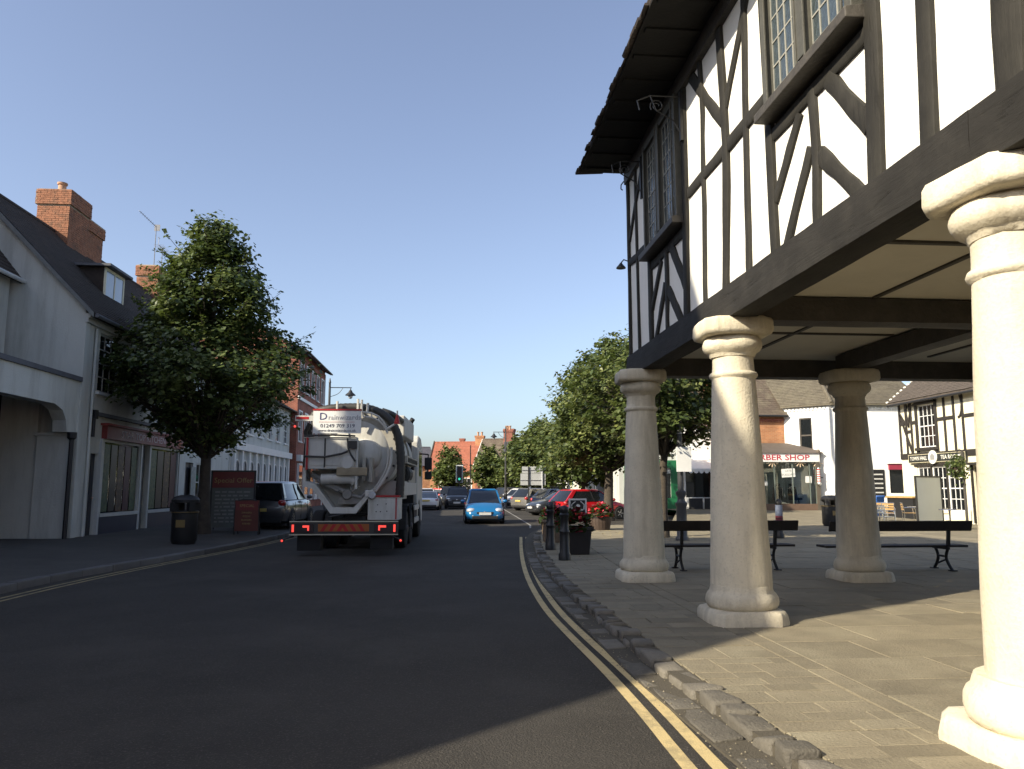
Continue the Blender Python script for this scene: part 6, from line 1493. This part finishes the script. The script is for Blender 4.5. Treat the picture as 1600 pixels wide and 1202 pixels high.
# lamp posts
def lamp_post(x,y,h,label,arm=0,z=0,plain=False):
    t = thing('street_lamp',label,'street lamp',(x,y,z),0,'black street lamps'); m=MB()
    m.lathe([(.19,0),(.19,.08),(.15,.12),(.145,.95),(.17,1.0),(.17,1.06),(.12,1.1),(.10,1.2),(.155,1.32),(.155,1.38),(.09,1.42),(.085,2.6),(.10,2.62),(.10,2.66),(.075,2.68),(.06,h-.3),(.05,h),(.07,h+.02),(.02,h+.25),(0,h+.26)],14); m.build('column',M('lamp_column_grey',(.055,.055,.058),.45,.15,4,.05),t,smooth=50)
    if arm:
        m=MB(); m.tube([(0,0,h-.25),(arm*1.0,0,h-.25)],.025,6); m.tube(smoothline([(0,0,h-.75),(arm*.4,0,h-.6),(arm*.6,0,h-.28)],2),.016,5); m.build('arm',black_iron,t); q=(arm*.95,0,0)
        m=MB(); m.lathe([(.02,h-.28),(.03,h-.36),(.09,h-.42),(.10,h-.48),(.26,h-.62),(.28,h-.66),(.05,h-.66)],14,q); m.build('lantern_hood',black_iron,t,smooth=50); MB().ellipsoid((q[0],0,h-.72),(.12,.12,.13),10,6).build('lantern_glass',M('lamp_glass',(.6,.6,.58),.2,.05,3,0),t)
    return t
lp = lamp_post(6.70,21.9,6.2,'tall black lamp column with white notice beside the tree trunk',1); 
for z in (3.55,3.05): MB().lathe([(.085,z),(.085,z+.03)],12).build('band',alloy,lp)
t = thing('parking_notice','white notice plate strapped to the lamp column','notice',(6.8,21.75,0),world=True); MB().box(6.54,6.98,21.72,21.74,1.95,2.66).build('plate',white_paint,t,bevel=.004); MB().tube([(6.70,21.84,2.5),(6.70,21.74,2.5)],.02,6).build('clip',alloy,t)
lamp_post(4.6,62,6.3,'black lantern street lamp beside the parked cars',-1,-.1); lamp_post(-6.3,41,7.0,'black lantern street lamp rising behind the tank lorry',1.15,.0)
t = thing('signal_post','slim tall dark pole between the two far round trees','pole',(2.0,70,-.1)); MB().lathe([(.06,0),(.05,5.4),(0,5.42)],8).build('pole',black_iron,t)
# traffic light
t = thing('traffic_light','traffic light with green lamp lit beside the far road','traffic light',(.95,66,-.1)); MB().lathe([(.06,0),(.06,2.2)],8).build('post',black_iron,t); MB().box(-.30,.30,-.02,.02,2.0,3.5).build('backing_board',M('board_pale',(.6,.62,.6),.6,.05,3,0),t,bevel=.01)
MB().box(-.2,.2,-.14,-.021,2.08,3.42).build('signal_head',black_plastic,t)
for k,c in enumerate(((0,.5,.3,2.5),None,None)):
    z=2.32+k*.43; MB().lathe([(.10,-.15),(.10,-.141)],12,(0,0,z),'y').build('signal_lens', M('lens_green',(.02,.3,.2),.3,.05,3,0,emit=(.05,.9,.6,.5)) if k==0 else M('lens_off',(.04,.01,.01),.3,.05,3,0),t)
# back of a road sign
t = thing('road_sign','grey back of a large rectangular road sign on two posts','road sign',(5.3,50,-.1)); MB().box(-.62,1.02,0,.02,1.75,2.5).build('upper_plate',M('sign_back',(.42,.43,.43),.5,.08,3,.05),t); MB().box(-.52,1.02,.0,.02,2.515,2.95).build('lower_plate',MATS['sign_back'],t)
m=MB(); m.box(-.62,1.02,-.03,-.001,2.05,2.09); m.box(-.52,1.02,-.03,-.001,2.7,2.74); m.build('rails',alloy,t)
for x in (-.1,.8): MB().tube([(x,-.05,0),(x,-.05,2.95)],.04,8).build('post',MATS['pipe_grey'] if x>0 else black_iron,t)
# litter bins
def bin_(x,y,z,label,r,h,mat):
    t = thing('litter_bin',label,'bin',(x,y,z)); MB().lathe([(r*.88,0),(r*.9,.05),(r,.1),(r,h*.62),(r*1.06,h*.63),(r*1.06,h*.67),(r*1.0,h*.68)],20).build('body',mat,t,smooth=40)
    for k in range(4): 
        a=math.pi/4+k*math.pi/2; MB().obox((r*.92*math.cos(a),r*.92*math.sin(a),h*.76),(.16,.16,h*.18),Matrix.Rotation(a,3,'Z')).build('pillar',mat,t)
    MB().lathe([(r*1.06,h*.84),(r*1.08,h*.90),(r*.9,h*.96),(r*.4,h),(0,h)],20).build('hood',mat,t,smooth=40); MB().lathe([(r*1.07,h*.645),(r*1.07,h*.66)],20).build('gold_band',M('bin_gold',(.20,.14,.05),.4,.1,3,0),t)
    MB().box(-r*.35,r*.35,-r*1.02,-r*.99,h*.35,h*.5).build('emblem',MATS['bin_gold'],t); return t
bin_(-6.75,20.7,.06,'black litter bin with gold band in front of the street tree',.32,1.25,black_plastic); bin_(15.1,29.6,0,'black litter bin by the barber shop side of the plaza',.35,1.2,black_plastic)
# advertising boards by the left kerb
def aboard(x,y,z,rz,W,H,label,head,lines,hm,bm_,tm_,arch=False):
    t = thing('pavement_board',label,'sign',(x,y,z),rz)
    m=MB(); m.box(-W/2,W/2,-.02,.02,.12,H); b=m.build('panel',bm_,t)
    m=MB()
    if arch: m.tube(smoothline([(-W/2,0,0),(-W/2,0,H*.9),(-W/2+.12,0,H+.02),(W/2-.12,0,H+.02),(W/2,0,H*.9),(W/2,0,0)],2),.025,6)
    else:
        for s in (-1,1): m.box(s*W/2-.03,s*W/2+.03,-.03,.03,0,H+.02)
        m.box(-W/2+.03,W/2-.03,-.03,.03,H-.02,H+.02)
    m.build('frame',black_iron,t); m=MB(); 
    for s in (-1,1): m.beam((s*W*.45,.02,H*.9),(s*W*.45,.5,0),.03,.03)
    m.build('strut',black_iron,t)
    hb_=MB().box(-W/2+.03,W/2-.03,-.026,-.021,H*.72,H-.03).build('heading_panel',hm,t)
    text('lettering',head,W*.17,(0,-.028,H*.84),UP_Y,tm_,t,.001)
    for k,s in enumerate(lines): text('lettering',s,W*.10,(0,-.024,H*.64-k*H*.105),UP_Y,tm_,t,.001)
    return t
sy=M('board_text',(.38,.28,.11),.7,.1,3,0); swh=M('board_text_pale',(.26,.26,.25),.7,.1,3,0)
b1_=aboard(-7.05,26.2,.09,R(10),1.35,1.95,'large Special Offer board with red heading beside the street tree','Special Offer',[],red_sign,M('board_grey',(.13,.14,.13),.7,.2,4,0),sy)
m=MB(); rb=random.Random(3)
for k in range(9):
    x0=-.55; 
    while x0<.5: l=rb.uniform(.06,.22); m.box(x0,min(x0+l,.57),-.026,-.021,.28+k*.12,.33+k*.12); x0+=l+.05
m.build('menu_lines',swh,b1_)
b2_=aboard(-6.15,24.5,.06,R(4),.72,1.05,'small red arched board with yellow writing at the kerb','SPECIAL',['DINNERS','PIZZAS','BURGERS','KEBABS'],red_sign,M('board_redblack',(.12,.03,.02),.6,.2,4,0),sy,True)
# menus fixed to the second shop wall
for k,(yy,w_) in enumerate(((31.0,.9),(32.6,1.1))):
    t=thing('wall_menu','pale poster panel on the white shop house wall' if k==0 else 'wide pale poster panel beside the shop house window','poster',(-10,yy,1.2),world=True); MB().box(-9.99,-9.96,yy,yy+w_*.6,1.0,2.3).build('panel',M('menu_grey',(.28,.3,.28),.7,.5,12,0),t)
# tea room terrace: chairs, tables, bins, board
def cafe_chair(x,y,rz,label,slat):
    t=thing('cafe_chair',label,'chair',(x,y,0),rz,'metal cafe chairs on the terrace'); m=MB()
    for s in (-1,1):
        m=MB(); m.tube(smoothline([(s*.23,.22,0),(s*.23,.2,.45),(s*.23,.27,.85)],1),.014,6); m.build('back_leg',chrome,t,smooth=50)
        m=MB(); m.tube(smoothline([(s*.25,-.24,0),(s*.25,-.22,.62),(s*.25,-.1,.67),(s*.25,.2,.66)],1),.014,6); m.build('front_leg',chrome,t,smooth=50)
    for k in range(5): MB().box(-.22,.22,-.22+k*.085,-.155+k*.085,.44,.455).build('seat_slat',slat,t)
    for k in range(3): MB().box(-.22,.22,.225+k*.012,.24+k*.012,.56+k*.1,.63+k*.1).build('back_slat',slat,t)
    m=MB(); m.tube([(-.23,.27,.85),(.23,.27,.85)],.014,6); m.tube([(-.23,-.22,.43),(.23,-.22,.43)],.012,6); m.build('rails',chrome,t)
    return t
alu=M('chair_aluminium',(.55,.56,.57),.35,.05,3,0,metal=.8)
for i,(x,y,rz,l,s_) in enumerate(((16.6,30.6,.4,'aluminium chair beside the litter bin',alu),(18.9,32.6,2.6,'metal chair with wooden slats beside the blue wheelie bin',wood_light),(19.3,31.2,1.2,'metal chair with wooden slats nearest the tea room board',wood_light),(18.4,31.2,-.5,'metal chair with wooden slats turned towards the plaza',wood_light),(20.0,30.2,2.0,'metal chair with wooden slats tucked behind the tea room board',wood_light),(15.9,27.2,.2,'aluminium chair standing alone on the plaza terrace',alu))): cafe_chair(x,y,rz,l,s_)
def cafe_table(x,y,label):
    t=thing('cafe_table',label,'table',(x,y,0),0,'round metal cafe tables'); MB().lathe([(.36,.70),(.37,.715),(.36,.73),(0,.73)],22).build('top',chrome,t,smooth=40); MB().lathe([(.03,.02),(.03,.7)],10).build('stem',chrome,t)
    for k in range(4): a=k*math.pi/2+.4; MB().beam((0,0,.05),(.28*math.cos(a),.28*math.sin(a),.015),.04,.03).build('foot',chrome,t)
cafe_table(17.2,29.8,'round metal table beside the aluminium chair'); cafe_table(19.0,30.1,'round metal table among the wooden slat chairs'); cafe_table(18.0,26.6,'round metal table in front of the grey panel board')
t=thing('wheelie_bin','blue wheelie bin against the white corner house','bin',(20.6,36.0,0.02),R(-60)); bl=M('bin_blue',(.015,.10,.38),.45,.1,3,.05); MB().hexa([(-.24,-.27,.1),(.24,-.27,.1),(.24,.22,.1),(-.24,.22,.1),(-.29,-.36,1.0),(.29,-.36,1.0),(.29,.36,1.0),(-.29,.36,1.0)]).build('body',bl,t,bevel=.03); MB().hexa([(-.31,-.39,1.0),(.31,-.39,1.0),(.31,.40,1.0),(-.31,.40,1.0),(-.29,-.36,1.07),(.29,-.36,1.07),(.29,.38,1.1),(-.29,.38,1.1)]).build('lid',bl,t,bevel=.02)
for s in (-1,1): MB().lathe([(0,-.03),(.1,-.03),(.1,.03),(0,.03)],14,(s*.27,.25,.1),'x').build('wheel',rubber,t)
t=thing('outdoor_counter','dark counter with wooden top beside the blue bin','counter',(21.0,35.0,0),R(-80)); MB().box(-.2,1.4,-.25,.25,0,1.02).build('body',black_plastic,t); MB().box(-.25,1.45,-.32,.32,1.02,1.10).build('top',wood_light,t,bevel=.01)
t=thing('panel_board','large blank grey panel in black frame standing on the terrace','board',(18.75,28.9,0),R(30)); m=MB(); m.box(-.98,-.92,-.03,.03,0,1.95); m.box(.92,.98,-.03,.03,0,1.95); m.box(-.92,.92,-.03,.03,1.89,1.95); m.box(-.92,.92,-.03,.03,.15,.2); m.build('frame',black_iron,t); MB().box(-.92,.92,-.012,.012,.2,1.89).build('panel',M('panel_grey',(.58,.61,.58),.5,.05,1,0),t)
for s in (-1,1): MB().box(s*.95-.04,s*.95+.04,-.3,.3,0,.05).build('foot',black_iron,t)
t=thing('hanging_basket','green trailing hanging basket on a post by the tea room door','plant',(19.3,27.55,0),world=True); MB().tube([(19.3,27.55,0),(19.3,27.55,2.9)],.05,8).build('post',black_timber,t); MB().tube([(19.3,27.55,2.85),(19.2,27.55,2.95),(19.05,27.55,2.75)],.015,5).build('bracket',black_iron,t); rb=random.Random(9); m=MB()
for k in range(520):
    p=Vector((19.05+rb.gauss(0,.15),27.55+rb.gauss(0,.15),2.4+rb.gauss(0,.18)-.3*rb.random())); s=.05; nr=Vector((rb.gauss(0,1),rb.gauss(0,1),.6)).normalized(); u=nr.orthogonal(); v=nr.cross(u); m.quad(p-u*s,p-v*s*.6,p+u*s,p+v*s*.6); m.mi[-1]=rb.randrange(3)
m.build('foliage',LEAF,t); MB().lathe([(.0,2.05),(.15,2.08),(.22,2.25)],14,(19.05,27.55,0)).build('basket',brownt,t)
planter(19.9,26.9,'low green leafy pot plant by the tea room wall',.28,.4,'barrel',brownt,tall=.7,n=260,seed=8,tint=0)
# fallen leaves near the barrel planter
rb=random.Random(21); m=MB()
for k in range(260):
    x=rb.gauss(6.3,.9); y=rb.gauss(25.5,1.2); s=rb.uniform(.025,.05); a=rb.uniform(0,6.28); p=Vector((x,y,.012)); u=Vector((math.cos(a),math.sin(a),rb.uniform(-.2,.2)))*s; v=Vector((-math.sin(a),math.cos(a),rb.uniform(-.2,.2)))*s*.6; m.quad(p-u,p-v,p+u,p+v)
tag(m.build('fallen_leaves',M('dry_leaf',(.42,.34,.16),.8,.4,6,0)),'dry pale leaves scattered on the paving by the barrel planter','leaves',kind='stuff')
